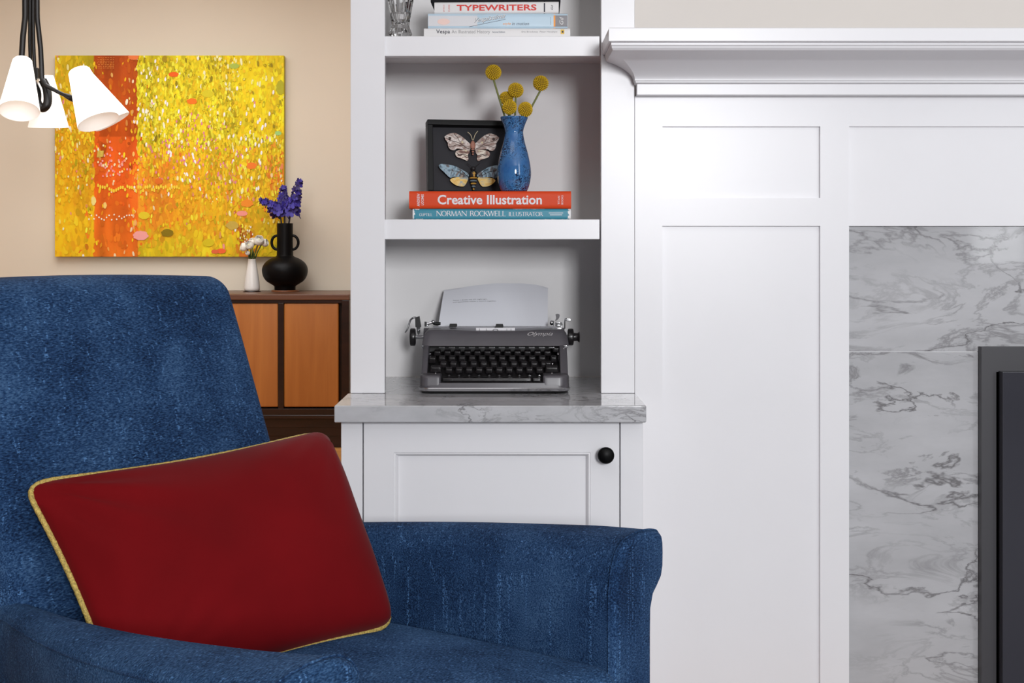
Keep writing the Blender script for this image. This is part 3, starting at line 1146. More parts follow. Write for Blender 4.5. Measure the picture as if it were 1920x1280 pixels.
# ------------------------------------------------------------------ cut glass vase on the upper shelf
gc = P(751, 67, 2.46)
gz = SH1 + 0.0006
b = new()
gp = [(0.0, 0.0), (0.0195, 0.0), (0.0215, 0.003), (0.0175, 0.0055), (0.0215, 0.012), (0.0185, 0.021), (0.0160, 0.028), (0.0172, 0.038), (0.0195, 0.052),
      (0.0235, 0.075), (0.029, 0.11), (0.033, 0.15), (0.0345, 0.185), (0.0335, 0.186), (0.0315, 0.15), (0.0275, 0.11), (0.022, 0.077), (0.016, 0.05), (0.011, 0.034), (0.0, 0.03)]
seg = 24
rings = []
for i, (r, h) in enumerate(gp):
    if r < 1e-6:
        rings.append([b.verts.new((gc.x, gc.y, gz + h))])
    else:
        am = 0.06 if i < 13 else 0.0
        rings.append([b.verts.new((gc.x + r * (1 + am * (1 if (kk + i // 2) % 2 else -1)) * math.cos(2 * PI * kk / seg),
                                   gc.y + r * (1 + am * (1 if (kk + i // 2) % 2 else -1)) * math.sin(2 * PI * kk / seg), gz + h)) for kk in range(seg)])
for A, B in zip(rings, rings[1:]):
    if len(A) == 1:
        for kk in range(seg):
            b.faces.new((A[0], B[(kk + 1) % seg], B[kk]))
    elif len(B) == 1:
        for kk in range(seg):
            b.faces.new((A[kk], A[(kk + 1) % seg], B[0]))
    else:
        ring_faces(b, A, B)
tag(obj('glass_vase', b, M['glass'], loc=(gc.x, gc.y, gz), angle=10), 'faceted clear cut-glass vase on the upper shelf beside the book stack', 'vase')

# ------------------------------------------------------------------ shadow box with two moths
SBX, SBY = 0.0, 0.0
yawb = math.radians(-11)
lean = math.radians(-7)
sb = thing('shadow_box', 'black shadow box with two mounted moths standing on the orange book behind the blue vase', 'picture frame')
KS = 2.52 / F
BW, BH, BT = 0.184, (357.0 - 218) * KS, 0.032
sb.location = P(803.5, 358, 2.50) + Vector((BW / 2 * math.cos(yawb), 0, 0))
sb.location = (P(803.5, 358, 2.505).x + BW / 2 * math.cos(yawb), 2.505 - 2.4 + 0.02, ORANGE_TOP + 0.0008)
sb.rotation_euler = (lean, 0, -yawb)
b = new()
wl = 0.0105
for (xa, xb, za, zb) in ((-BW / 2, BW / 2, 0, 0.004), (-BW / 2, BW / 2, BH - wl, BH), (-BW / 2, -BW / 2 + wl, 0.004, BH - wl), (BW / 2 - wl, BW / 2, 0.004, BH - wl)):
    add_box(b, xa, xb, 0, BT, za, zb, 0.001)
obj('frame', b, M['black_soft'], sb, local=True)
b = new(); add_box(b, -BW / 2 + wl, BW / 2 - wl, BT - 0.006, BT - 0.001, 0.004, BH - wl)
obj('backing', b, mat('charcoal_backing', (30, 29, 36), 0.7, var=0.05), sb, local=True)


def moth_pt(cx, cy):
    """crop pixels -> local x,z in the box"""
    x = 790 + cx / 6.095
    y = 210 + cy / 6.095
    return ((x - 803.5) * KS - BW / 2, (357.5 - y) * KS)


def wing_mat(name, cols, scale, streak, seed):
    m = bpy.data.materials.new(name)
    m.use_nodes = True
    N, L = nodes_of(m)
    bs = N['Principled BSDF']
    bs.inputs['Roughness'].default_value = 0.55
    tc = N.new('ShaderNodeTexCoord')
    mp = N.new('ShaderNodeMapping')
    mp.inputs['Scale'].default_value = streak
    mp.inputs['Location'].default_value = (seed, seed, seed)
    L.new(tc.outputs['Object'], mp.inputs['Vector'])
    n = N.new('ShaderNodeTexNoise')
    n.inputs['Scale'].default_value = scale
    n.inputs['Detail'].default_value = 4
    n.inputs['Distortion'].default_value = 1.2
    L.new(mp.outputs['Vector'], n.inputs['Vector'])
    r = N.new('ShaderNodeValToRGB')
    r.color_ramp.elements[0].position = 0.25
    r.color_ramp.elements[0].color = rgba(cols[0])
    r.color_ramp.elements[1].position = 0.75
    r.color_ramp.elements[1].color = rgba(cols[-1])
    for i, c in enumerate(cols[1:-1]):
        e = r.color_ramp.elements.new(0.25 + 0.5 * (i + 1) / (len(cols) - 1))
        e.color = rgba(c)
    L.new(n.outputs['Fac'], r.inputs['Fac'])
    L.new(r.outputs['Color'], bs.inputs['Base Color'])
    return m


wm_a = wing_mat('moth_wing_taupe', [(70, 48, 42), (150, 120, 110), (176, 160, 152), (232, 224, 218), (160, 120, 108)], 60, (1, 1, 1.6), 1)
wm_b = wing_mat('moth_hindwing_taupe', [(80, 58, 50), (150, 116, 104), (236, 228, 214), (222, 212, 180)], 55, (0.7, 1, 2.4), 4)
wm_c = wing_mat('hawkmoth_forewing', [(34, 38, 46), (86, 112, 128), (150, 180, 196), (92, 84, 84), (160, 150, 140)], 50, (1.2, 1, 1.0), 7)
wm_d = wing_mat('hawkmoth_hindwing', [(90, 90, 84), (222, 180, 84), (236, 206, 128), (132, 160, 178), (236, 196, 96)], 34, (1.0, 1, 3.2), 9)
M['moth_pink'] = mat('moth_body_pink', (176, 122, 104), 0.6, var=0.2, vscale=200)
M['moth_dark'] = mat('moth_dark', (34, 32, 34), 0.5, var=0.2)
M['moth_yellow'] = mat('moth_yellow', (206, 160, 66), 0.5, var=0.1)
M['moth_blue'] = mat('moth_blue_grey', (120, 140, 150), 0.5, var=0.1)
M['cream'] = mat('cream', (226, 214, 178), 0.6, var=0.08)
M['brown'] = mat('moth_brown', (58, 40, 34), 0.6)


def wing(bm, pts, mirror=None, tilt=0.006, y0=0.018, scale=1.0, mi=0):
    """a thin curved solid; the root (toward the body) lies deeper than the tip"""
    q = []
    for cx, cy in pts:
        if mirror is not None:
            cx = mirror + (mirror - cx) * scale
        q.append((cx, cy))
    root = mirror if mirror is not None else None
    n = len(q)
    mid = (sum(p[0] for p in q) / n, sum(p[1] for p in q) / n)
    c = 616

    def pt(cx, cy, d):
        x, z = moth_pt(cx, cy)
        t = abs(cx - c) / 330
        return Vector((x, y0 - tilt * t + d, z))
    fr = [bm.verts.new(pt(*p, 0)) for p in q]
    bk_ = [bm.verts.new(pt(*p, 0.0006)) for p in q]
    cf = bm.verts.new(pt(mid[0], mid[1], -0.0022))
    cb_ = bm.verts.new(pt(mid[0], mid[1], -0.0010))
    for i in range(n):
        j = (i + 1) % n
        bm.faces.new((fr[i], fr[j], cf)).material_index = mi
        bm.faces.new((bk_[j], bk_[i], cb_)).material_index = mi
        bm.faces.new((fr[j], fr[i], bk_[i], bk_[j])).material_index = mi


def dense(pts, n=3):
    v = smooth_path([(p[0], p[1], 0) for p in pts + pts[:1]], n)[:-1]
    return [(p.x, p.y) for p in v]


def spots(bm, lst, mi, mirror=None, scale=1.0):
    for cx, cy, r in lst:
        for sgn in ((0, 1) if mirror is not None else (0,)):
            x = mirror + (mirror - cx) * scale if sgn else cx
            px, pz = moth_pt(x, cy)
            t = abs(x - 616) / 330
            rr = r / 6.095 * KS
            add_ell(bm, Vector((px, 0.0166 - 0.006 * t, pz)), (rr, 0.0009, rr), 10, 6, mi)


# upper moth
F1 = dense([(286, 238), (330, 206), (400, 189), (450, 205), (500, 235), (545, 272), (592, 320), (592, 372), (570, 394), (520, 378), (430, 374), (402, 392), (358, 388), (328, 350),
            (322, 305), (296, 268)])
H1 = dense([(424, 400), (480, 382), (560, 382), (582, 405), (562, 440), (566, 490), (548, 508), (500, 490), (432, 468), (411, 430)])
b = new()
x, z = moth_pt(617, 330)
add_ell(b, Vector((x, 0.014, z)), (0.0052, 0.005, 0.0085), 16, 12)
add_ell(b, Vector((x, 0.014, moth_pt(617, 296)[1])), (0.0036, 0.0036, 0.003), 12, 8)
for i in range(6):
    xx, zz = moth_pt(617, 368 + i * 13)
    add_ell(b, Vector((xx, 0.0152, zz)), (0.0040 * (1 - i * 0.11), 0.0036 * (1 - i * 0.1), 0.0022), 12, 8, 0 if i % 2 else 1)
m1 = obj('moth', b, [M['moth_pink'], M['brown']], sb, local=True, label='taupe and pink moth with rounded wings')
for mr_ in (None, 617):
    b = new(); wing(b, F1, mr_, scale=0.93)
    obj('forewing', b, wm_a, m1, local=True)
    b = new(); wing(b, H1, mr_, y0=0.0195, scale=0.97)
    obj('hindwing', b, wm_b, m1, local=True)
for (cx, cy, r, mm) in ((347, 258, 17, 'brown'), (495, 297, 13, 'cream'), (536, 396, 12, 'cream')):
    for xx in (cx, 617 + (617 - cx) * 0.9):
        b = new(); spots(b, [(xx, cy, r)], 0)
        obj('eyespot', b, M[mm], m1, local=True)
b = new()
for (a, c_, e) in (((612, 272), (590, 215), (552, 186)), ((624, 272), (640, 215), (672, 170))):
    pts = [Vector((moth_pt(*p)[0], 0.013 - 0.003 * i, moth_pt(*p)[1])) for i, p in enumerate((a, c_, e))]
    add_tube(b, smooth_path(pts, 5), 0.0006, 6)
obj('antennae', b, M['cream'], m1, local=True)
b = new()
for (p, q, c_) in (((300, 250), (590, 372), 0.4), ((400, 195), (470, 290), 0.5), ((330, 350), (520, 330), 0.3), ((430, 425), (560, 470), 0.4), ((440, 445), (562, 440), 0.5)):
    for sg in (0, 1):
        pts = []
        for i in range(8):
            t_ = i / 7
            cx = lerp(p[0], q[0], t_)
            cy = lerp(p[1], q[1], t_) + 10 * math.sin(t_ * 9)
            if sg:
                cx = 617 + (617 - cx) * 0.93
            xx, zz = moth_pt(cx, cy)
            pts.append(Vector((xx, 0.0163 - 0.006 * abs(cx - 616) / 330 + (0.001 if p[1] > 400 else -0.0004), zz)))
        add_tube(b, pts, 0.00045, 5)
obj('wing_veins', b, M['brown'], m1, local=True)

# lower moth
F2 = dense([(213, 577), (240, 559), (330, 564), (420, 584), (500, 625), (560, 665), (556, 700), (480, 705), (392, 702), (345, 716), (290, 668), (222, 602)])
H2 = dense([(372, 716), (450, 702), (556, 704), (542, 760), (512, 805), (482, 812), (430, 806), (380, 780), (344, 742)])
b = new()
x, z = moth_pt(616, 672)
add_ell(b, Vector((x, 0.0135, z)), (0.0078, 0.0058, 0.0085), 18, 12, 0)
add_ell(b, Vector((moth_pt(617, 606)[0], 0.0135, moth_pt(617, 606)[1])), (0.0048, 0.0044, 0.0046), 14, 10, 0)
for i in range(9):
    xx, zz = moth_pt(616, 716 + i * 16)
    add_ell(b, Vector((xx, 0.0145, zz)), (0.0082 * (1 - (i / 9.5) ** 1.6), 0.0056 * (1 - i * 0.08), 0.0021), 16, 8, (1, 0, 2, 0)[i % 4] if i % 2 == 0 else 0)
m2 = obj('moth', b, [M['moth_dark'], M['moth_yellow'], M['moth_blue']], sb, local=True, label='blue and yellow hawkmoth with a pale thorax mark')
for mr_ in (None, 616):
    b = new(); wing(b, F2, mr_, scale=0.95)
    obj('forewing', b, wm_c, m2, local=True)
    b = new(); wing(b, H2, mr_, y0=0.0195, scale=0.95)
    obj('hindwing', b, wm_d, m2, local=True)
b = new()
zb = 0.0076
for (cx, cy, rx, rz, mi) in ((618, 664, 0.0030, 0.0030, 0), (618, 692, 0.0017, 0.0030, 0), (609, 660, 0.0009, 0.0009, 1), (628, 660, 0.0009, 0.0009, 1)):
    xx, zz = moth_pt(cx, cy)
    add_ell(b, Vector((xx, zb if mi == 0 else zb - 0.001, zz)), (rx, 0.0008, rz), 12, 8, mi)
obj('thorax_mark', b, [M['moth_yellow'], M['moth_dark']], m2, local=True)
b = new()
for (p, q) in (((555, 690), (430, 600)), ((556, 695), (340, 620)), ((470, 640), (455, 690)), ((520, 650), (500, 700)), ((380, 600), (350, 690))):
    for sg in (0, 1):
        pts = []
        for i in range(6):
            t_ = i / 5
            cx = lerp(p[0], q[0], t_)
            cy = lerp(p[1], q[1], t_) + 8 * math.sin(t_ * 8)
            if sg:
                cx = 616 + (616 - cx) * 0.95
            xx, zz = moth_pt(cx, cy)
            pts.append(Vector((xx, 0.0163 - 0.006 * abs(cx - 616) / 330 - 0.0004, zz)))
        add_tube(b, pts, 0.0005, 5)
for (a, c_) in (((600, 590), (545, 545)), ((634, 590), (690, 545))):
    add_tube(b, [Vector((moth_pt(*a)[0], 0.012, moth_pt(*a)[1])), Vector((moth_pt(*c_)[0], 0.014, moth_pt(*c_)[1]))], 0.0007, 6)
obj('wing_veins', b, M['moth_dark'], m2, local=True)

# ------------------------------------------------------------------ blue vase and craspedia
vD = 2.465
vc = P(964, 357, vD)
vk = vD / F
vz = ORANGE_TOP + 0.0006
VT = 139.5 * vk
prof_px = [(0, 357), (22.5, 357), (24.4, 356), (28.5, 346), (30.9, 335), (31.8, 322), (30.2, 306), (25.8, 285), (20.4, 266), (17.3, 250), (17.4, 243), (20.5, 233), (24.3, 224), (25.9, 219.5),
           (25.9, 218)]
prof = [(r * vk, (357 - y) / 139.0 * VT) for r, y in prof_px]
sm = smooth_path([(r, h, 0) for r, h in prof[2:]], 5)
prof = prof[:2] + [(p.x, p.y) for p in sm] + [(23.8 * vk, VT), (22.5 * vk, VT - 0.006), (15 * vk, VT - 0.03), (0.0, VT - 0.032)]
m = bpy.data.materials.new('blue_glaze')
m.use_nodes = True
N, L_ = nodes_of(m)
bs = N['Principled BSDF']
bs.inputs['Roughness'].default_value = 0.09
bs.inputs['Coat Weight'].default_value = 0.4
tc = N.new('ShaderNodeTexCoord')
n1 = N.new('ShaderNodeTexNoise')
n1.inputs['Scale'].default_value = 230
n1.inputs['Detail'].default_value = 2
n1.inputs['Distortion'].default_value = 2.0
L_.new(tc.outputs['Object'], n1.inputs['Vector'])
n2 = N.new('ShaderNodeTexNoise')
n2.inputs['Scale'].default_value = 26
n2.inputs['Detail'].default_value = 3
L_.new(tc.outputs['Object'], n2.inputs['Vector'])
r1 = N.new('ShaderNodeValToRGB')
r1.color_ramp.elements[0].position = 0.47
r1.color_ramp.elements[1].position = 0.56
L_.new(n1.outputs['Fac'], r1.inputs['Fac'])
r2 = N.new('ShaderNodeValToRGB')
r2.color_ramp.elements[0].position = 0.42
r2.color_ramp.elements[1].position = 0.56
L_.new(n2.outputs['Fac'], r2.inputs['Fac'])
ml = N.new('ShaderNodeMath')
ml.operation = 'MULTIPLY'
L_.new(r1.outputs['Color'], ml.inputs[0])
L_.new(r2.outputs['Color'], ml.inputs[1])
rb = N.new('ShaderNodeValToRGB')
rb.color_ramp.elements[0].position = 0.3
rb.color_ramp.elements[1].position = 0.7
rb.color_ramp.elements[0].color = rgba((46, 94, 154))
rb.color_ramp.elements[1].color = rgba((86, 142, 194))
L_.new(n2.outputs['Fac'], rb.inputs['Fac'])
mx = N.new('ShaderNodeMixRGB')
L_.new(ml.outputs[0], mx.inputs['Fac'])
L_.new(rb.outputs['Color'], mx.inputs['Color1'])
mx.inputs['Color2'].default_value = rgba((16, 26, 62))
L_.new(mx.outputs['Color'], bs.inputs['Base Color'])
b = new()
add_lathe(b, prof, (vc.x, vc.y, vz), 64)
tag(obj('vase', b, m, loc=(vc.x, vc.y, vz), angle=50), 'glossy blue mottled vase of yellow ball flowers standing on the orange book', 'vase')

b = new()
nb = 190
for i in range(nb):
    zz = 1 - 2 * (i + 0.5) / nb
    rr = math.sqrt(1 - zz * zz)
    ph = i * PI * (3 - math.sqrt(5))
    d = Vector((rr * math.cos(ph), rr * math.sin(ph), zz))
    mtx = Matrix.Translation(d * 0.0135) @ d.to_track_quat('Z', 'Y').to_matrix().to_4x4() @ Matrix.Diagonal((0.00165, 0.00165, 0.0030, 1))
    bmesh.ops.create_icosphere(b, subdivisions=1, radius=1, matrix=mtx)
for f in b.faces:
    f.material_index = 0
old = set(b.faces)
bmesh.ops.create_icosphere(b, subdivisions=3, radius=0.0139)
for f in b.faces:
    if f not in old:
        f.material_index = 1
M['yellow_shaded'] = mat('craspedia_shaded_core', (128, 104, 16), 0.8)  # darker core, shade between the buds put into the colour
ball = finish(b, 'flower_head', [M['yellow'], M['yellow_shaded']])
heads = [(925, 135.5, 15.2, 2.452, 'topmost yellow ball flower, leaning left out of the blue vase'),
         (967, 169, 14.8, 2.462, 'yellow ball flower standing upright in the middle of the blue vase'),
         (1014, 156, 14.9, 2.468, 'rightmost yellow ball flower on a long stem leaning right'),
         (949, 184.5, 13.4, 2.475, 'yellow ball flower half hidden behind a lower one, left of the middle stem'),
         (955.5, 201, 14.2, 2.450, 'low yellow ball flower at the left above the blue vase rim'),
         (985, 205, 14.4, 2.450, 'low yellow ball flower at the right touching the blue vase rim')]
rim = Vector((vc.x, vc.y, vz + VT))
for i, (hx, hy, hr, hD, lab) in enumerate(heads):
    hp = P(hx, hy, hD)
    base = rim + Vector(((hx - 964) * 0.00018, (hD - vD) * 0.3, -0.026))
    base.x = rim.x + max(-0.010, min(0.010, (hx - 964) * 0.00025))
    t = thing('craspedia_flower', lab, 'flower', base, 0, 'yellow ball flowers in the blue vase')
    o = bpy.data.objects.new('flower_head', ball)
    COL.objects.link(o)
    o.parent = t
    o.location = hp - base
    s = hr * hD / F / 0.0158
    o.scale = (s, s, s * 0.96)
    o.rotation_euler = (0.3 * i, 0.2 * i, i)
    mid = lerp(hp, base, 0.5) + Vector(((hx - 964) * 0.00004, 0, -0.002))
    b = new()
    end = hp - Vector((0, 0, 0.0128 * s))
    if hy > 195:
        mid = lerp(end, base, 0.5)
    add_tube(b, smooth_path([base, mid, end], 6), 0.0019, 8)
    obj('stem', b, M['stem'], t)

# ------------------------------------------------------------------ typewriter
TX = (927 - CX) * 2.385 / F
tw = thing('typewriter', 'grey portable typewriter with black keys and chrome trim on the stone worktop', 'typewriter', (TX, -0.015, CT))
TZ = CT


def tp(px, py, D):
    return P(px, py, D)


def plan_round(hw, y0, y1, rf, rb, n=8):
    """plan outline (x,y) with rounded front and rear corners"""
    out = []
    for cx, cy, r, a0 in ((hw - rf, y0 + rf, rf, -90), (hw - rb, y1 - rb, rb, 0), (-hw + rb, y1 - rb, rb, 90), (-hw + rf, y0 + rf, rf, 180)):
        for i in range(n + 1):
            a = math.radians(a0 + 90 * i / n)
            out.append((cx + r * math.cos(a), cy + r * math.sin(a)))
    return out


def loft_plan(bm, outs, mi=0, cap=(True, True)):
    """outs: list of (outline, z)"""
    rings = [[bm.verts.new((TX + x, y, z)) for x, y in o] for o, z in outs]
    for a, c in zip(rings, rings[1:]):
        ring_faces(bm, a, c, mi)
    if cap[0]:
        bm.faces.new(rings[0][::-1]).material_index = mi
    if cap[1]:
        bm.faces.new(rings[-1]).material_index = mi


YF = -0.015                      # front of the machine
YR = 0.262                       # rear
HW = 0.1425
# feet
for sx in (-1, 1):
    for yy in (YF + 0.04, YR - 0.03):
        b = new()
        add_lathe(b, [(0.010, 0.0002), (0.011, 0.002), (0.010, 0.006)], (TX + sx * 0.115, yy, TZ), 20)
        obj('rubber_foot', b, M['rubber'], tw)
# dark under-pan, chrome band, body
b = new()
loft_plan(b, [(plan_round(HW - 0.006, YF + 0.006, YR - 0.004, 0.02, 0.02), TZ + 0.002), (plan_round(HW - 0.002, YF + 0.002, YR, 0.022, 0.02), TZ + 0.0055)])
obj('base_pan', b, M['type_dark'], tw)
b = new()
loft_plan(b, [(plan_round(HW - 0.0012, YF + 0.0012, YR + 0.002, 0.024, 0.02), TZ + 0.0056), (plan_round(HW - 0.0002, YF + 0.0002, YR + 0.003, 0.024, 0.02), TZ + 0.0070),
              (plan_round(HW + 0.0006, YF - 0.0006, YR + 0.003, 0.024, 0.02), TZ + 0.0108), (plan_round(HW + 0.0002, YF - 0.0002, YR + 0.002, 0.024, 0.02), TZ + 0.0115)])
obj('trim_band', b, M['chrome'], tw, label='chrome trim band')
# lower body: a tray with a keyboard well; outline swept upward with a slope
b = new()


def px2x(px, D):
    return (px - CX) * D / F - TX


kx0, kx1 = px2x(800, 2.42), px2x(1051, 2.42)
zA = TZ + 0.0117
zAp = TZ + 0.0305                # apron top beside the space bar
# front apron (with rounded corners) lower strip
ap = [(x, y) for x, y in plan_round(HW - 0.0015, YF + 0.001, YR, 0.023, 0.02)]
loft_plan(b, [(ap, zA), ([(x * 0.992, y + 0.002 if y < 0.02 else y) for x, y in ap], TZ + 0.0205)])
obj('body_base', b, M['type_grey'], tw)
sbx0, sbx1 = px2x(826, 2.39), px2x(1018, 2.39)
# apron shoulders left and right of the space bar
for (xa, xb, nm) in ((-HW + 0.0025, sbx0, 'l'), (sbx1, HW - 0.0025, 'r')):
    b = new()
    c = ((xa + xb) / 2 + TX, YF + 0.0325, TZ + 0.0232)

    def wf(q, xa=xa, xb=xb):
        # front corners drawn in, front face raked back
        v = q.copy()
        if v.y < 0:
            v.y += 0.16 * (v.z + 0.0105)
        outer = (xa < 0 and v.x < 0) or (xa > 0 and v.x > 0)
        if outer and v.y < -0.004:
            t_ = min(1.0, (abs(v.x) / (abs(xb - xa) / 2)))
            v.y += 0.016 * max(0, t_ - 0.35) ** 2 / 0.42
        return v
    rbox(b, c, (abs(xb - xa), 0.062, 0.0226), 0.0045, (8, 8, 3), 4, wf)
    obj('apron_shoulder', b, M['type_grey'], tw)
# side cheeks rising to the hood
for sgn in (-1, 1):
    b = new()
    if sgn < 0:
        xo, xi = -HW + 0.003, kx0
    else:
        xo, xi = HW - 0.003, kx1
    ys = [YF + 0.048, YF + 0.065, YF + 0.10, 0.16, YR - 0.01]
    tops = [TZ + 0.034, TZ + 0.052, TZ + 0.083, TZ + 0.088, TZ + 0.088]
    rings = []
    for y, zt_ in zip(ys, tops):
        e = 0.004 * (-sgn)
        rings.append([b.verts.new(p) for p in ((TX + xo, y, zA + 0.002), (TX + xo, y, zt_ - 0.004), (TX + xo + e, y, zt_), (TX + xi - e * 0.3, y, zt_), (TX + xi, y, zt_ - 0.002), (TX + xi, y, zA + 0.002))])
    for a, c in zip(rings, rings[1:]):
        ring_faces(b, a, c)
    b.faces.new(rings[0]); b.faces.new(rings[-1][::-1])
    obj('side_cheek', b, M['type_grey'], tw)
# keyboard well floor
b = new()
vs = [b.verts.new(p) for p in ((TX + kx0, YF + 0.030, TZ + 0.0215), (TX + kx1, YF + 0.030, TZ + 0.0215), (TX + kx1, 0.13, TZ + 0.070), (TX + kx0, 0.13, TZ + 0.070),
                               (TX + kx0, YF + 0.030, TZ + 0.0208), (TX + kx1, YF + 0.030, TZ + 0.0208), (TX + kx1, 0.13, TZ + 0.0208), (TX + kx0, 0.13, TZ + 0.0208))]
for f in [(0, 1, 2, 3), (4, 7, 6, 5), (0, 4, 5, 1), (1, 5, 6, 2), (2, 6, 7, 3), (3, 7, 4, 0)]:
    b.faces.new([vs[i] for i in f])
add_box(b, TX + kx0, TX + kx1, 0.125, 0.13, TZ + 0.06, TZ + 0.10)
obj('keyboard_well', b, M['type_dark'], tw)
# space bar and its short neighbour
b = new()
rbox(b, (TX + (px2x(829, 2.39) + px2x(996.5, 2.39)) / 2, YF + 0.020, TZ + 0.0255), (px2x(996.5, 2.39) - px2x(829, 2.39), 0.016, 0.0075), 0.002, (10, 2, 1), 3)
obj('space_bar', b, M['key'], tw)
b = new()
rbox(b, (TX + (px2x(998.5, 2.39) + px2x(1014.5, 2.39)) / 2, YF + 0.020, TZ + 0.0255), (px2x(1014.5, 2.39) - px2x(998.5, 2.39), 0.016, 0.0075), 0.002, (4, 2, 1), 3)
obj('space_bar', b, M['key'], tw)
# keys
rows = [(660.5, 2.492, [820.5 + 18.75 * i for i in range(12)]), (671.5, 2.473, [829 + 18.75 * i for i in range(11)]),
        (682.5, 2.454, [831.5 + 18.9 * i for i in range(11)]), (693.5, 2.435, [842 + 18.85 * i for i in range(10)])]


def key_bm(bm, c, w_, d_, h_):
    def f(q):
        v = q.copy()
        t_ = (v.z + h_ / 2) / h_
        s_ = 1 - 0.16 * t_
        v.x *= s_
        v.y *= s_
        if v.z > 0:
            v.z -= 0.0014 * (1 - min(1, (v.x / (w_ / 2)) ** 2)) * (1 - min(1, (v.y / (d_ / 2)) ** 2))
        return Matrix.Rotation(math.radians(18), 3, 'X') @ v
    rbox(bm, c, (w_, d_, h_), 0.0028, (3, 3, 2), 3, f)


b = new()
key_bm(b, (0, 0, 0), 0.0148, 0.0145, 0.0105)
add_tube(b, [(0.001, 0.0, -0.004), (0.001, 0.004, -0.018)], 0.0012, 6)
keyme = finish(b, 'key', M['key'])
for (ry_, D, xs) in rows:
    for px in xs:
        p = P(px, ry_, D)
        o = bpy.data.objects.new('key', keyme)
        COL.objects.link(o)
        o.parent = tw
        o.location = p - Vector(tw.location)
for (px, py, D, w_, h_) in ((811, 673.5, 2.47, 0.015, 0.013), (817.5, 691, 2.437, 0.023, 0.012), (1034.5, 691.5, 2.437, 0.027, 0.0125), (1028, 682, 2.452, 0.013, 0.011),
                            (1038, 672, 2.47, 0.013, 0.012), (1042.5, 654, 2.49, 0.014, 0.010)):
    b = new()
    p = P(px, py, D)
    key_bm(b, p, w_, 0.0145, h_)
    obj('key', b, M['key'], tw, label='wide shift or margin key')
# chrome stems and link rods between keys
for (px, py, D, ln) in ((817, 703, 2.43, 0.010), (1035, 703, 2.43, 0.010), (1046.5, 668, 2.48, 0.018), (1036, 684, 2.46, 0.008)):
    b = new()
    p = P(px, py, D)
    add_tube(b, [p + Vector((0, 0, ln / 2)), p - Vector((0, 0, ln / 2))], 0.0017, 8)
    add_ell(b, p + Vector((0, -0.001, ln / 4)), (0.0026, 0.0022, 0.0022), 10, 8)
    obj('chrome_stem', b, M['chrome'], tw)
b = new()
add_tube(b, smooth_path([P(803.5, 678, 2.47), P(801.5, 672, 2.472), P(803, 664.5, 2.474), P(808, 663, 2.475)], 5), 0.0009, 8)
obj('margin_lever', b, M['chrome'], tw)
for px in rows[3][2]:
    b = new()
    p = P(px, 704.2, 2.425)
    add_box(b, p.x - 0.0023, p.x + 0.0023, p.y - 0.0006, p.y + 0.0006, p.z - 0.0006, p.z + 0.0006)
    add_box(b, p.x - 0.0006, p.x + 0.0006, p.y - 0.0007, p.y + 0.0005, p.z - 0.0022, p.z + 0.0022)
    obj('key_lever', b, M['chrome'], tw)
# chrome strip row under the hood
b = new()
for i in range(12):
    p = P(829 + 18.75 * i, 651.6, 2.487)
    add_box(b, p.x - 0.0066, p.x + 0.0052, p.y - 0.001, p.y + 0.001, p.z - 0.0011, p.z + 0.0009, 0.0003)
obj('type_guard', b, M['chrome'], tw)
# hood: raked front, rounded shoulders, scooped top
b = new()
hzb, hzt = Z(648, 2.49), Z(617.5, 2.515)
hx = 0.5 * (1066.5 - 791) * 2.49 / F
hxc = ((1066.5 + 791) / 2 - CX) * 2.49 / F
rings = []
sect = [(0.086, hzb), (0.0875, hzb + 0.0025), (0.098, hzt - 0.010), (0.1035, hzt - 0.0035), (0.1085, hzt - 0.0006), (0.116, hzt + 0.0006), (0.150, hzt + 0.0012), (0.158, hzt - 0.002), (0.158, hzb)]
nx = 36
for i in range(nx + 1):
    t_ = -1 + 2 * i / nx
    e = max(0.0, abs(t_) - 0.93) / 0.07
    ring = []
    for y, z in sect:
        zz = z
        wx = hx * (1 - 0.022 * (z - hzb) / (hzt - hzb))
        if z > hzt - 0.0045:
            zz = z - 0.009 * e ** 2
            if abs(t_) < 0.57 and y > 0.104:       # shallow scoop either side of the card holder
                zz -= 0.0016 * (1 - (abs(t_) / 0.57) ** 6)
        ring.append(b.verts.new((hxc + wx * t_, y + 0.006 * e ** 2 * (1 if y < 0.12 else 0), zz)))
    rings.append(ring)
for a, c in zip(rings, rings[1:]):
    ring_faces(b, a, c)
b.faces.new(rings[0]); b.faces.new(rings[-1][::-1])
hood = obj('hood', b, M['type_grey'], tw, angle=50)
b = new()
ls = P(989, 631, 2.492)


def logo(a, bb, d):
    z = ls.z + bb
    t_ = (z - hzb - 0.0025) / (hzt - 0.010 - hzb - 0.0025)
    return Vector((ls.x + a, lerp(0.0875, 0.098, t_) - d, z))


text_bm(b, 'Olympia', logo, w=48 * 2.49 / F, h=0.0085, shear=0.55, depth=0.0006, offset=-0.004)
obj('script_badge', b, M['gold_label'], hood, label='chrome script lettering', recalc=False)
for (px, py) in ((792.5, 650), (1060, 649.5)):
    b = new()
    p = P(px, py, 2.484)
    rbox(b, (p.x, p.y, p.z), (0.008 if px > 900 else 0.004, 0.008, 0.0055), 0.0012, (2, 2, 2), 3)
    obj('hood_clasp', b, M['chrome'], hood)
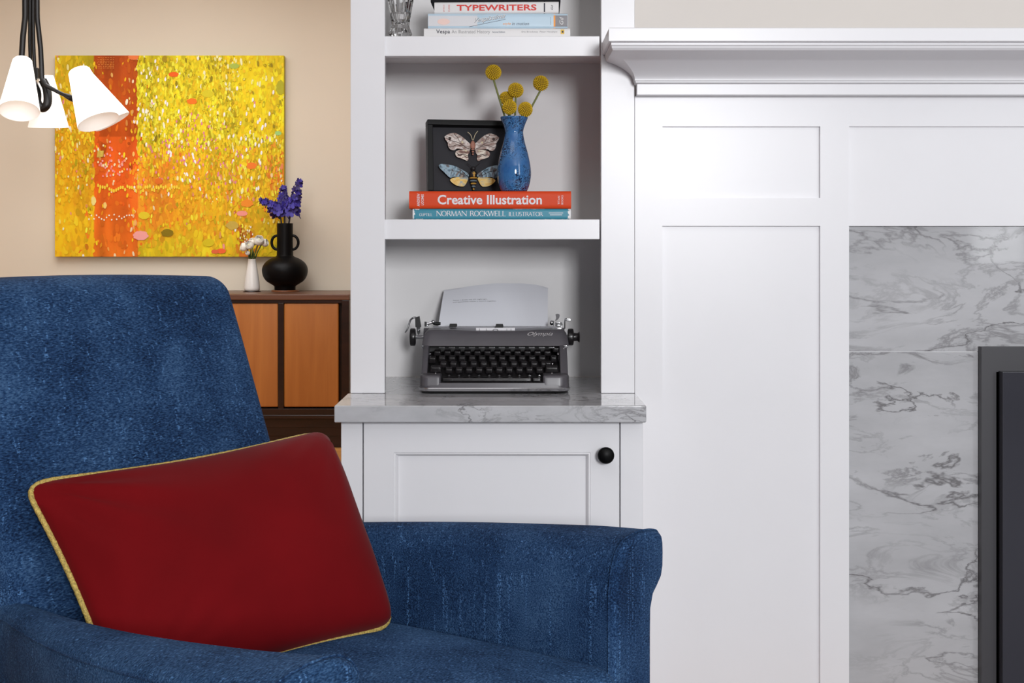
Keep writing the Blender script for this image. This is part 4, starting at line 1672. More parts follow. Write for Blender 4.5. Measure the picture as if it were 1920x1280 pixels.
# card holder
b = new()
p0, p1 = P(892.5, 621.2, 2.512), P(965.5, 614, 2.518)
add_box(b, p0.x, p1.x, p0.y, p0.y + 0.0012, p0.z, p1.z)
ch = obj('card_holder', b, M['cardwhite'], tw, label='white card holder plate')
b = new()
pc = P(929, 621, 2.511)
add_tube(b, [pc + Vector((0.0055 * math.cos(a), 0, 0.0045 * math.sin(a))) for a in (PI * i / 10 for i in range(11))], 0.0005, 6)
for px in (899, 912, 950, 958):
    q_ = P(px, 617.5, 2.511)
    add_box(b, q_.x, q_.x + 0.0005, q_.y - 0.0004, q_.y + 0.0006, q_.z - 0.002, q_.z + 0.002)
obj('ribbon_vibrator', b, M['type_dark'], ch)
# carriage: platen, knobs, side plates, bail bar
plc = P(927, 631.5, 2.585)
py, pz = plc.y, plc.z
b = new()
add_tube(b, [(X(806, 2.585), py, pz), (X(1046, 2.585), py, pz)], 0.0172, 40)
obj('platen', b, M['rubber'], tw)
b = new()
add_box(b, X(803, 2.6), X(1050, 2.6), py - 0.012, py + 0.028, pz - 0.032, pz - 0.018, 0.002)
add_box(b, X(803, 2.6), X(1050, 2.6), py + 0.0195, py + 0.026, pz - 0.02, pz + 0.012, 0.002)
car = obj('carriage', b, M['type_grey'], tw)
for (xa, xb) in ((795, 804), (1048, 1058)):
    b = new()
    x0_, x1_ = X(xa, 2.585), X(xb, 2.585)
    add_prism(b, [(-0.022, -0.030), (0.028, -0.030), (0.028, 0.010), (0.014, 0.018), (-0.008, 0.018), (-0.022, 0.004)],
              lambda a, bb, d: Vector((d, py + a, pz + bb)), x0_, x1_)
    obj('end_plate', b, M['type_grey'], car)
b = new()
bp0 = P(812, 613.2, 2.56)
bp1 = P(1043, 613.2, 2.56)
add_box(b, bp0.x, bp1.x, bp0.y, bp0.y + 0.0012, bp0.z - 0.0028, bp0.z + 0.0018)
bail = obj('paper_bail', b, mat('satin_steel', (120, 119, 124), 0.45, metal=0.5), tw)
b = new()
for i in range(70):
    q_ = P(lerp(862, 1036, i / 69), 612.7, 2.5592)
    h_ = 0.0010 if i % 5 else 0.0017
    add_box(b, q_.x, q_.x + 0.0005, q_.y, q_.y + 0.0006, q_.z, q_.z + h_)
obj('scale_marks', b, M['type_dark'], bail)
for px, yy, hh in ((850, 609.5, 0.0058), (936.5, 611.5, 0.0090)):
    b = new()
    p = P(px, yy, 2.554)
    def slot(q, hh=hh):
        v = q.copy()
        return v
    add_prism(b, [(-0.0080, -0.0001), (-0.0068, hh / 2), (0.0068, hh / 2), (0.0080, 0), (0.0068, -hh / 2), (-0.0068, -hh / 2)], lambda a, bb, d: Vector((p.x + a, p.y + d, p.z + bb)), -0.004, 0.004)
    obj('bail_roller', b, M['rubber'], bail)
# knobs
kL = X(774, 2.585)
b = new()
add_lathe(b, [(0.0145, -0.0058), (0.0172, -0.0048), (0.0178, -0.003), (0.0178, 0.003), (0.0172, 0.0048), (0.0145, 0.0058)], (kL, py, pz), 40, axis=(1, 0, 0))
kn = obj('platen_knob', b, M['key'], tw)
b = new(); add_tube(b, [(kL + 0.0058, py, pz), (X(797, 2.585), py, pz)], 0.0042, 14)
obj('knob_shaft', b, M['chrome'], kn)
kR = X(1070, 2.585)
b = new()
add_lathe(b, [(0.0135, -0.0062), (0.0168, -0.0050), (0.0172, -0.002), (0.0172, 0.002), (0.0165, 0.0050), (0.0125, 0.0060), (0.0086, 0.0062), (0.0080, 0.0125), (0.0086, 0.0140), (0.0108, 0.0162),
              (0.0112, 0.0175), (0.009, 0.0182)], (kR, py, pz), 40, axis=(1, 0, 0))
kn = obj('platen_knob', b, M['key'], tw)
b = new(); add_tube(b, [(X(1056, 2.585), py, pz), (kR - 0.0060, py, pz)], 0.0045, 14)
obj('knob_shaft', b, M['chrome'], kn)
# carriage return lever
b = new()
q_ = [P(759.5, 623, 2.545), P(763, 618, 2.55), P(766.5, 609, 2.555), P(769.5, 600, 2.56), P(774.5, 595.6, 2.565), P(780, 595, 2.565)]
add_tube(b, smooth_path(q_, 6), [0.0012 + 0.0007 * min(1, i / 12) for i in range(31)], 10)
lv = obj('return_lever', b, M['chrome'], tw, label='bent chrome carriage return lever')
b = new()
pa, pb = P(781.5, 594.5, 2.565), P(784.5, 612.5, 2.565)
add_prism(b, [(778.6, 595.0), (786.4, 592.6), (789.2, 611.0), (789.2, 612.8), (779.2, 612.8)], lambda a, bb, d: P(a, bb, 2.565) + Vector((0, d, 0)), -0.006, 0.006)
obj('lever_mount', b, M['type_dark'], lv)
b = new()
add_prism(b, [(781, 612.8), (788, 612.8), (788, 623), (785, 628), (782, 623)], lambda a, bb, d: P(a, bb, 2.568) + Vector((0, d, 0)), -0.004, 0.004)
add_ell(b, P(785, 619, 2.562), (0.003, 0.003, 0.003), 10, 8)
obj('lever_bracket', b, M['chrome'], lv)
# small chrome works either side of the paper
b = new()
add_box(b, X(796, 2.57), X(800.5, 2.57), 0.166, 0.170, Z(612, 2.57), Z(602.5, 2.57), 0.0006)
add_tube(b, [P(800, 607, 2.57), P(813, 604.5, 2.57)], 0.0024, 8)
add_ell(b, P(812, 603.5, 2.57), (0.0042, 0.003, 0.0042), 14, 10)
add_ell(b, P(801, 609.5, 2.568), (0.0026, 0.002, 0.0022), 10, 8)
obj('paper_guide', b, M['chrome'], tw)
b = new(); add_tube(b, [P(812, 606, 2.585), P(826, 606.5, 2.585)], 0.0030, 10)
obj('guide_rod', b, M['rubber'], tw)
b = new()
add_ell(b, P(1034.5, 605, 2.57), (0.0045, 0.0035, 0.0048), 14, 10)
add_box(b, X(1037, 2.57), X(1038.6, 2.57), 0.165, 0.171, Z(613, 2.57), Z(601, 2.57))
add_box(b, X(1041, 2.575), X(1051, 2.575), 0.172, 0.178, Z(612, 2.575), Z(603.5, 2.575), 0.001)
add_prism(b, [(1050, 604), (1053, 604), (1055, 608), (1053, 611), (1053.5, 614), (1051, 614), (1052, 609)], lambda a, bb, d: P(a, bb, 2.57) + Vector((0, d, 0)), -0.001, 0.001)
obj('margin_works', b, M['chrome'], tw)
b = new()
add_prism(b, dense([(1041.5, 589.5), (1045, 588), (1049, 589.5), (1048.5, 595), (1045.5, 599), (1041, 601.5), (1042.5, 597), (1042.5, 594)], 3), lambda a, bb, d: P(a, bb, 2.58) + Vector((0, d, 0)),
          -0.0025, 0.0025)
obj('release_paddle', b, M['type_grey'], tw)
b = new()
q_ = [P(1059, 616, 2.585), P(1059, 604, 2.585), P(1059.3, 598, 2.585), P(1064, 597.6, 2.585), P(1069.5, 598, 2.585)]
add_tube(b, q_, 0.0012, 8)
add_box(b, X(1061, 2.585), X(1070, 2.585), 0.182, 0.188, Z(601.8, 2.585), Z(599, 2.585), 0.0008)
obj('release_hook', b, M['chrome'], tw)

# paper in the carriage: the sheet climbs behind the platen, then leans and rolls back
def paper_pt(u, v, lift=0.0):
    top = interp([(0, 543.5), (0.12, 540.5), (0.3, 535), (0.5, 530.8), (0.75, 531.0), (0.9, 534), (1.0, 539.5)], u)
    D = 2.612 + 0.052 * max(0, v) ** 1.6 + 0.010 * v ** 2 * ((1 - u) ** 2 + 0.9 * u ** 4)
    xx = lerp(lerp(821.8, 832.5, max(0, v) ** 1.1), lerp(1027.0, 1027.3, v), u)
    return P(xx, lerp(612.5, top, v), D - lift)


b = new()
nx, ny = 30, 26
gr = []
for j in range(ny + 1):
    v = j / ny
    row = []
    for i in range(nx + 1):
        u = i / nx
        row.append(paper_pt(u, v))
    gr.append(row)
gr.insert(0, [p + Vector((0, -0.002, -0.014)) for p in gr[0]])
sheets = [[[b.verts.new(p + Vector((0, dy, 0))) for p in row] for row in gr] for dy in (0.0, 0.0004)]
for q, sh in enumerate(sheets):
    for r0, r1 in zip(sh, sh[1:]):
        for i in range(nx):
            f4 = (r0[i], r0[i + 1], r1[i + 1], r1[i])
            b.faces.new(f4 if q == 0 else f4[::-1])
rim_ = lambda g: g[0] + [r[-1] for r in g[1:]] + g[-1][:-1][::-1] + [r[0] for r in g[1:-1]][::-1]
ring_faces(b, rim_(sheets[1]), rim_(sheets[0]))
pp = P(925, 612, 2.61)
pt_ = obj('sheet_of_paper', b, M['paper'], loc=pp)
tag(pt_, 'white sheet of paper with two typed lines standing in the typewriter', 'paper')


def on_paper(a, bb, d):
    return paper_pt(0.105 + a * 0.00485, 0.672 - bb * 0.0125 - a * 0.0006, 0.0007)


b = new()
text_bm(b, 'Now I drink my all night gin,', lambda a, bb, d: on_paper(a, -bb, d), w=67, h=2.2)
text_bm(b, 'and typewriter makes a word I together.', lambda a, bb, d: on_paper(a, 3.8 - bb, d), w=85, h=2.2)
tx = obj('typed_lines', b, M['ink'], pt_, recalc=False)

# ------------------------------------------------------------------ sideboard with vases
SD = 6.40
sbz = Z(551.2, SD)
sx1 = X(655.5, SD)
sx0 = sx1 - 1.56
sbd = thing('sideboard', 'mid-century dark wood sideboard with tan sliding doors against the beige wall', 'sideboard', ((sx0 + sx1) / 2, SD - 2.4 + 0.25, 0))
yf = SD - 2.4
ybk = WALL_FAR - 0.02
b = new()
add_box(b, sx0, sx1, yf, ybk, sbz - 0.030, sbz, 0.006)
obj('top', b, M['walnut_top'], sbd)
zb_ = Z(766, SD)
zr0 = Z(785, SD)
b = new()
add_box(b, sx0 + 0.002, sx0 + 0.04, yf + 0.002, ybk, zr0, sbz - 0.0302, 0.003)
obj('side', b, M['walnut'], sbd)
b = new()
add_box(b, sx1 - 0.040, sx1 - 0.002, yf + 0.002, ybk, zr0, sbz - 0.0302, 0.003)
obj('side', b, M['walnut'], sbd)
b = new()
add_box(b, sx0 + 0.04, sx1 - 0.04, yf + 0.004, yf + 0.02, sbz - 0.045, sbz - 0.0302)
add_box(b, sx0 + 0.04, sx1 - 0.04, yf + 0.002, ybk - 0.01, zr0, zb_, 0.003)
add_box(b, sx0 + 0.04, sx1 - 0.04, ybk - 0.012, ybk - 0.002, zb_, sbz - 0.0302)
add_box(b, sx0 + 0.04, sx1 - 0.04, yf + 0.045, yf + 0.05, zb_, sbz - 0.0302)
obj('carcass', b, M['walnut'], sbd)
dwd = (634 - 531) * SD / F
gap = 10.5 * SD / F
x_ = X(634.5, SD)
for i in range(5):
    xa, xb = x_ - dwd, x_
    if xa < sx0 + 0.03:
        break
    b = new()
    rbox(b, ((xa + xb) / 2, yf + 0.018, (zb_ + 0.006 + Z(568, SD)) / 2), (dwd, 0.02, Z(568, SD) - zb_ - 0.006), 0.008, (2, 1, 2), 3)
    d_ = obj('door', b, M['door_tan'], sbd, label='tan wooden door')
    if i < 4:
        b = new()
        add_box(b, xa - gap, xa, yf + 0.003, yf + 0.03, zb_, sbz - 0.045, 0.002)
        obj('divider', b, M['walnut'], sbd)
    x_ = xa - gap
b = new()
add_box(b, sx0 + 0.01, sx1 - 0.01, yf + 0.0, yf + 0.014, zr0 + 0.004, zr0 + 0.020, 0.005)
obj('lower_rail', b, M['walnut'], sbd)
b = new()
add_box(b, sx0 + 0.03, sx1 - 0.02, yf + 0.025, yf + 0.045, 0.06, zr0 - 0.012, 0.002)
add_box(b, sx0 + 0.05, sx1 - 0.01, yf + 0.02, yf + 0.06, zr0 - 0.045, zr0 - 0.0002, 0.003)
add_box(b, sx0 + 0.05, sx1 - 0.02, yf + 0.03, ybk - 0.03, 0.0, 0.075, 0.003)
obj('plinth', b, M['walnut'], sbd)

# black two-handled vase on a wooden coaster
VD = 6.75
vkk = VD / F
bc = P(535, 545, VD)
b = new()
add_lathe(b, [(25.5 * vkk, 0.0003), (26 * vkk, 0.003), (25.5 * vkk, 0.0075)], (bc.x, bc.y, sbz), 40)
tag(obj('coaster', b, M['coaster'], loc=(bc.x, bc.y, sbz)), 'round brown wooden coaster under the black vase', 'coaster')
vb = thing('vase', 'matte black vase with bulbous body, tall neck and two ring handles on the sideboard', 'vase', (bc.x, bc.y, sbz + 0.008))
pf = [(0, 542), (19, 542), (19.5, 541), (19.5, 535.5), (22, 533), (27, 530), (35, 524.5), (40.5, 516), (42.6, 506), (41, 497.5), (36, 490), (28, 484), (20, 480.5), (16, 478), (15.2, 474), (14.8, 450), (14.9, 420), (14.7, 417.5),
      (13, 417.5), (12.6, 424), (12.6, 470), (0, 474)]
b = new()
z_v = sbz + 0.008
pf = pf[:3] + [(p.x, p.y) for p in smooth_path([(r, y, 0) for r, y in pf[3:18]], 5)] + pf[18:]
add_lathe(b, [(r * vkk, (542 - y) * vkk) for r, y in pf], (bc.x - 0.002, bc.y, z_v), 72)
obj('body', b, M['black_soft'], vb, angle=60)
for sgn in (-1, 1):
    b = new()
    cx = bc.x - 0.002 + sgn * 14.5 * vkk
    cz = z_v + (542 - 453) * vkk
    add_tube(b, [(cx + sgn * 10.5 * vkk * math.sin(a), bc.y, cz + 13 * vkk * math.cos(a)) for a in (PI * i / 16 for i in range(17))], 2.6 * vkk, 12)
    obj('handle', b, M['black_soft'], vb)

random.seed(11)


def floret(bm, c, r, ax, mi):
    ax = ax.normalized()
    u = ax.orthogonal().normalized()
    v = ax.cross(u)
    a0 = random.uniform(0, 6)
    for kk in range(5):
        a = a0 + kk * 2 * PI / 5
        d = u * math.cos(a) + v * math.sin(a)
        s_ = ax.cross(d)
        lift = random.uniform(0.1, 0.7)
        pts = [c, c + d * r * 0.45 + s_ * r * 0.36 + ax * r * 0.25 * lift, c + d * r * 0.82 + s_ * r * 0.30 + ax * r * lift * 0.45, c + d * r * 0.98 + ax * r * lift * 0.6,
               c + d * r * 0.82 - s_ * r * 0.30 + ax * r * lift * 0.45, c + d * r * 0.45 - s_ * r * 0.36 + ax * r * 0.25 * lift]
        top = [bm.verts.new(p) for p in pts]
        bot = [bm.verts.new(p - ax * r * 0.07) for p in pts]
        bm.faces.new(top).material_index = mi
        bm.faces.new(bot[::-1]).material_index = mi
        ring_faces(bm, top, bot, mi)


neck = Vector((bc.x - 0.002, bc.y, z_v + (542 - 424) * vkk))
stalks = [((545, 400), (553, 372), (563, 336), 46, 'tallest indigo delphinium stalk, leaning right from the black vase'),
          ((533, 398), (531, 375), (532, 351), 40, 'indigo delphinium stalk in the middle of the black vase'),
          ((524, 400), (508, 384), (491, 377), 34, 'indigo delphinium stalk leaning left from the black vase')]
for i, (p1, p2, p3, nf, lab) in enumerate(stalks):
    base = neck + Vector(((i - 1) * -0.012, 0, -0.04))
    dd = (-0.03, 0.03, -0.02)[i]
    t = thing('delphinium', lab, 'flower', base, 0, 'indigo delphiniums in the black vase')
    path = smooth_path([base, P(*p1, VD + dd * 0.5), P(*p2, VD + dd), P(*p3, VD + dd * 1.4)], 8)
    b = new(); add_tube(b, path, [lerp(0.005, 0.0018, q / (len(path) - 1)) for q in range(len(path))], 7)
    obj('stem', b, M['darkstem'], t)
    b = new()
    for q in range(nf):
        t_ = (q + 0.5) / nf
        s0 = lerp(0.33, 1.0, t_)
        c = path[min(len(path) - 1, int(s0 * (len(path) - 1)))]
        a = q * 2.4
        rad = lerp(0.040, 0.010, t_ ** 0.8)
        ax = Vector((math.cos(a), math.sin(a), 0.25))
        floret(b, c + Vector((math.cos(a) * rad, math.sin(a) * rad, random.uniform(-0.012, 0.012))), lerp(0.030, 0.013, t_) * random.uniform(0.85, 1.15), ax, 0 if random.random() < 0.62 else 1)
    obj('florets', b, [M['indigo'], M['indigo2']], t, angle=20)

# white bottle vase of ranunculus
wD = 6.72
wk = wD / F
wc = P(472.5, 543, wD)
b = new()
add_lathe(b, [(16 * wk, 0.0003), (16.5 * wk, 0.002), (16 * wk, 0.0045)], (wc.x, wc.y, sbz), 36)
tag(obj('coaster', b, M['walnut'], loc=(wc.x, wc.y, sbz)), 'thin dark coaster under the small white vase', 'coaster')
zw = sbz + 0.0048
b = new()
wp = [(0, 541.5), (12.5, 541.5), (14.3, 540), (14.7, 536), (13.6, 524), (11, 506), (8.3, 491), (7.3, 484), (7.6, 481.5), (6.4, 481.5), (6.2, 486), (0, 492)]
add_lathe(b, [(r * wk, (541.5 - y) * wk) for r, y in wp], (wc.x, wc.y, zw), 44)
tag(obj('vase', b, M['vase_white'], loc=(wc.x, wc.y, zw), angle=50), 'small white bottle vase of white blooms on the sideboard', 'vase')
hd = [(456, 463, 8.2, -0.05, (-0.8, -0.3, 0.2), 'leftmost white ranunculus, drooping left from the small white vase'),
      (467.5, 459.5, 8.6, -0.06, (-0.2, -1, 0.3), 'white ranunculus facing forward, second from the left in the small vase'),
      (474, 452.5, 8.4, 0.02, (0, -0.4, 1), 'white ranunculus at the back of the small white vase'),
      (485.5, 450.5, 10.0, -0.03, (0.25, -0.8, 0.6), 'largest and topmost white ranunculus in the small white vase'),
      (497, 455, 7.6, 0.0, (0.9, -0.3, 0.2), 'rightmost white ranunculus bud pointing right'),
      (464.5, 474, 4.6, -0.05, (-0.3, -0.7, 0.2), 'smallest white bud low beside the small vase rim')]
rimw = Vector((wc.x, wc.y, zw + 60 * wk))
for i, (hx_, hy_, hr, dd, ax, lab) in enumerate(hd):
    hp = P(hx_, hy_, wD + dd)
    ax = Vector(ax).normalized()
    base = rimw + Vector(((i - 2.5) * 0.004, 0.0, -0.03))
    t = thing('ranunculus', lab, 'flower', base, 0, 'white ranunculus in the small vase')
    r = hr * wk
    u = ax.orthogonal().normalized()
    v = ax.cross(u)
    b = new()
    for layer in range(5):
        R = r * (1.0 - layer * 0.155)
        npet = 6 - layer // 2
        for kk in range(npet):
            a0 = kk * 2 * PI / npet + layer * 0.6
            grid = []
            for ii in range(5):
                th = math.radians(lerp(150, 56 - layer * 8, ii / 4))
                row = []
                for jj in range(5):
                    w_ = (jj / 4 - 0.5) * 2 * (PI / npet) * 1.25 * (0.75 + 0.25 * math.sin(PI * ii / 4))
                    bulge = R * (1 - 0.05 * (jj / 4 - 0.5) ** 2 * 4) * (1 + 0.03 * math.sin(kk * 3 + ii))
                    d = ax * math.cos(th) + (u * math.cos(a0 + w_) + v * math.sin(a0 + w_)) * math.sin(th)
                    row.append(d * bulge + hp)
                grid.append(row)
            f_ = [[b.verts.new(p) for p in row] for row in grid]
            g_ = [[b.verts.new(hp + (p - hp) * 0.94) for p in row] for row in grid]
            for A in range(4):
                for Bq in range(4):
                    b.faces.new((f_[A][Bq], f_[A][Bq + 1], f_[A + 1][Bq + 1], f_[A + 1][Bq]))
                    b.faces.new((g_[A][Bq], g_[A + 1][Bq], g_[A + 1][Bq + 1], g_[A][Bq + 1]))
            for Bq in range(4):
                b.faces.new((f_[4][Bq], f_[4][Bq + 1], g_[4][Bq + 1], g_[4][Bq]))
    hb = obj('bloom', b, M['petal_white'], t, recalc=False)
    b = new(); add_ell(b, hp + ax * r * 0.22, (r * 0.30,) * 3, 10, 8); obj('centre', b, M['petal_core'], hb)
    b = new()
    end = hp - ax * r * 0.85
    add_tube(b, smooth_path([base, lerp(base, end, 0.5) + Vector((0, 0, 0.01)), end], 6), 0.0032, 7)
    if i in (2, 3):
        for (lx, lz) in ((-0.02, 0.03), (0.012, 0.045), (0.03, 0.02)):
            p0_ = rimw + Vector((lx * 0.2, -0.005, -0.002))
            p1_ = rimw + Vector((lx, -0.012, lz))
            s_ = Vector((0.006, 0, 0))
            m_ = lerp(p0_, p1_, 0.55)
            A = [b.verts.new(p) for p in (p0_, m_ + s_, p1_, m_ - s_)]
            B = [b.verts.new(p + Vector((0, 0.0012, 0))) for p in (p0_, m_ + s_, p1_, m_ - s_)]
            b.faces.new(A); b.faces.new(B[::-1]); ring_faces(b, A, B)
    obj('stem', b, M['leaf'], t)

# ------------------------------------------------------------------ abstract painting
PD = 6.905
pk = PD / F
px_l, px_r, py_t, py_b = 103.0, 532.5, 104.0, 481.0
PWd, PHt = (px_r - px_l) * pk, (py_b - py_t) * pk
p0 = P(px_l, py_b, PD)
pa = thing('painting', 'large unframed abstract canvas of yellow and orange dabs hung on the beige wall', 'painting', (p0.x + PWd / 2, p0.y, p0.z))
b = new()
add_box(b, 0.0, PWd, 0.0012, 0.040, 0.0, PHt, 0.002)
for v in b.verts:
    v.co += p0
obj('canvas_edge', b, mat('canvas_edge', (206, 190, 40), 0.7, var=0.12, vscale=12), pa)


def nz(x, y, s, k=0):
    return noise.noise((x * s + k * 7.3, y * s + k * 3.1, k * 1.7))


def mix(a, c, t):
    t = max(0.0, min(1.0, t))
    return tuple(lerp(a[i], c[i], t) for i in range(3))


def field(u, v):
    """base colour of the canvas, u left->right, v top->bottom"""
    w1 = nz(u, v, 5, 1)
    st = nz(u * 4, v * 0.8, 6, 2)
    if u < 0.172:
        c = mix((176, 152, 26), (214, 150, 22), v / 0.45 + 0.4 * w1)
        if v > 0.42:
            c = mix((222, 150, 28), (230, 172, 26), (v - 0.42) / 0.4 + 0.5 * w1)
        c = mix(c, (150, 128, 22), 0.5 * max(0, -w1) * (1.2 - v))
    elif u < 0.362:
        c = mix((160, 64, 16), (184, 74, 16), v / 0.4 + 0.5 * w1)
        if v > 0.4:
            c = mix((218, 84, 24), (220, 108, 30), (v - 0.4) / 0.6 + 0.4 * w1)
    else:
        top = mix((198, 180, 28), (226, 196, 26), (u - 0.36) / 0.5 + 0.6 * w1)
        low = mix((226, 142, 32), (212, 162, 24), (u - 0.36) / 0.45 + 0.5 * w1)
        c = mix(top, low, (v - 0.36) / 0.25 + 0.35 * w1)
        if u < 0.52 and v > 0.5:
            c = mix(c, (230, 124, 38), 0.75 * (1 - abs(v - 0.68) / 0.24) if abs(v - 0.68) < 0.24 else 0)
        if v > 0.84:
            c = mix(c, (214, 180, 30), (v - 0.84) / 0.1)
        if u > 0.78 and v < 0.42:
            c = mix(c, (230, 196, 20), 0.75)
        if u > 0.93 and 0.5 < v < 0.7:
            c = mix(c, (206, 96, 34), 0.7)
        if 0.805 < u < 0.87 and v > 0.87:
            c = mix(c, (196, 92, 30), 0.85)
    return mix(c, tuple(min(255, x * 1.15 + 6) for x in c), st * 1.2) if st > 0 else mix(c, tuple(x * 0.84 for x in c), -st * 1.2)


def plin(c):
    r, g, bl = lin(c)
    return (min(0.93, r * 1.16), min(0.9, g * 1.24), min(0.9, bl * 1.15), 1)


GU, GV = 150, 130
b = new()
cl = b.loops.layers.float_color.new('Col')
grid = [[b.verts.new((p0.x + PWd * i / GU, p0.y, p0.z + PHt * (1 - j / GV))) for i in range(GU + 1)] for j in range(GV + 1)]
for j in range(GV):
    for i in range(GU):
        f = b.faces.new((grid[j][i], grid[j + 1][i], grid[j + 1][i + 1], grid[j][i + 1]))
        for lp, (ii, jj) in zip(f.loops, ((0, 0), (0, 1), (1, 1), (1, 0))):
            lp[cl] = plin(field((i + ii + 0.001) / GU, (j + jj) / GV))
layer_y = [0.0]


def dab(u, v, ru, rv, c, rot=0.0, n=9, lift=0.0):
    """one flat dab of paint; ru, rv in photo pixels"""
    layer_y[0] = (layer_y[0] + 1) % 2500
    cu, cv = px_l + u * (px_r - px_l), py_t + v * (py_b - py_t)
    vs = []
    for q in range(n):
        a = 2 * PI * q / n
        x_, y_ = ru * math.cos(a) * random.uniform(0.85, 1.1), rv * math.sin(a) * random.uniform(0.9, 1.08)
        xr, yr = x_ * math.cos(rot) - y_ * math.sin(rot), x_ * math.sin(rot) + y_ * math.cos(rot)
        X_ = min(max(cu + xr, px_l + 0.3), px_r - 0.3)
        Y_ = min(max(cv + yr, py_t + 0.3), py_b - 0.3)
        pt = P(X_, Y_, PD)
        vs.append(b.verts.new((pt.x, p0.y - 0.0006 - layer_y[0] * 1.0e-6 - lift * 4, pt.z)))
    f = b.faces.new(vs[::-1])
    for lp in f.loops:
        lp[cl] = plin(c)


random.seed(23)
LEM, WHT, OLV, MUS, GLD, PNK, ORG = (232, 218, 62), (246, 240, 214), (166, 150, 26), (206, 164, 24), (244, 192, 36), (222, 130, 140), (230, 120, 40)
DRK = (134, 112, 22)
for i in range(3600):                                  # broad soft brush marks under the small dabs
    u, v = random.random(), random.random()
    dn = 1.0 if u > 0.362 else 0.7 if u < 0.172 else 0.25
    if random.random() > dn:
        continue
    c = field(min(0.999, max(0.0, u + random.gauss(0, 0.03))) if not 0.16 < u < 0.375 else u, min(0.999, max(0, v + random.gauss(0, 0.08))))
    r = random.random()
    tint = (236, 214, 60) if r < 0.3 else (150, 132, 22) if r < 0.5 else (238, 176, 40) if r < 0.8 else (226, 132, 40)
    c = mix(c, tint, random.uniform(0.0, 0.34) if not 0.172 < u < 0.362 else random.uniform(0, 0.12))
    dab(u, v, random.uniform(2.0, 4.6), random.uniform(3, 11), c, random.uniform(-0.3, 0.3), 8)
for i in range(9000):
    u, v = random.random(), random.random()
    inB = 0.172 < u < 0.362
    band = math.exp(-((v - 0.22 - 0.25 * max(0, u - 0.36) / 0.6) / 0.27) ** 2)
    if u < 0.172:
        dn = 0.55 * math.exp(-((v - 0.38) / 0.3) ** 2)
    elif inB:
        dn = 0.03 + 0.14 * max(0, (u - 0.30) / 0.06)
    else:
        dn = 0.95 * band + 0.22 * (v < 0.85) + 0.06
        if u > 0.8 and v < 0.4:
            dn *= 0.22
        if v > 0.72:
            dn *= 0.55
        if u < 0.5 and v > 0.55:
            dn *= 0.5
    cl_n = nz(u, v, 9, 5)
    if random.random() > dn * (1 + 0.8 * cl_n):
        continue
    r = random.random()
    if u >= 0.362:
        if v < 0.45:
            c = WHT if r < 0.10 + 0.35 * cl_n else LEM if r < 0.46 else OLV if r < 0.62 else GLD if r < 0.80 else MUS if r < 0.93 else DRK
        else:
            c = WHT if r < 0.07 + 0.15 * cl_n else LEM if r < 0.22 else GLD if r < 0.52 else MUS if r < 0.72 else ORG if r < 0.86 else OLV if r < 0.95 else PNK
    elif inB:
        c = GLD if r < 0.55 else (244, 214, 130) if r < 0.85 else WHT
    else:
        c = LEM if r < 0.24 else WHT if r < 0.36 else MUS if r < 0.58 else GLD if r < 0.78 else OLV if r < 0.94 else PNK
    j = random.uniform(0.9, 1.07)
    c = tuple(min(255, x * j) for x in c)
    s = random.uniform(0.65, 1.45) * (1.0 if not inB else 1.0)
    dab(u, v, 1.75 * s, 3.2 * s * random.uniform(0.8, 1.6), mix(c, field(u, v), random.uniform(0, 0.6)), random.uniform(-0.25, 0.25), 8, 0.0007)
for i in range(120):
    u, v = random.gauss(0.62, 0.14), random.gauss(0.46, 0.10)
    if 0.37 < u < 0.98:
        dab(u, v, 1.6, 3.0, (214, 120, 146), 0.1, 7, 0.0008)
for i in range(70):
    u, v = random.gauss(0.24, 0.06), random.gauss(0.55, 0.05)
    dab(u, v, 1.8, 2.4, random.choice(((236, 128, 120), (240, 150, 150), (246, 214, 170))), 0, 7, 0.0008)
for i in range(36):
    dab(0.19 + i * 0.0098, 0.665 + random.uniform(-0.02, 0.01), 2.0, 3.6, (232, 196, 62), 0, 8, 0.0008)
for i in range(18):
    dab(0.15 + i * 0.011, 0.80 + random.uniform(-0.012, 0.018), 1.5, 1.7, (250, 236, 206), 0, 7, 0.0008)
for i in range(70):
    dab(random.gauss(0.435, 0.05) if i % 2 else random.gauss(0.86, 0.05), random.gauss(0.25, 0.14) if i % 2 else random.gauss(0.45, 0.13), 1.9, 4.2, (250, 248, 238), 0.1, 8, 0.0008)
for i in range(15):
    dab(random.gauss(0.585, 0.035), 0.53 + random.gauss(0, 0.06), 1.9, 4.2, (252, 248, 236), -0.3, 8, 0.0008)
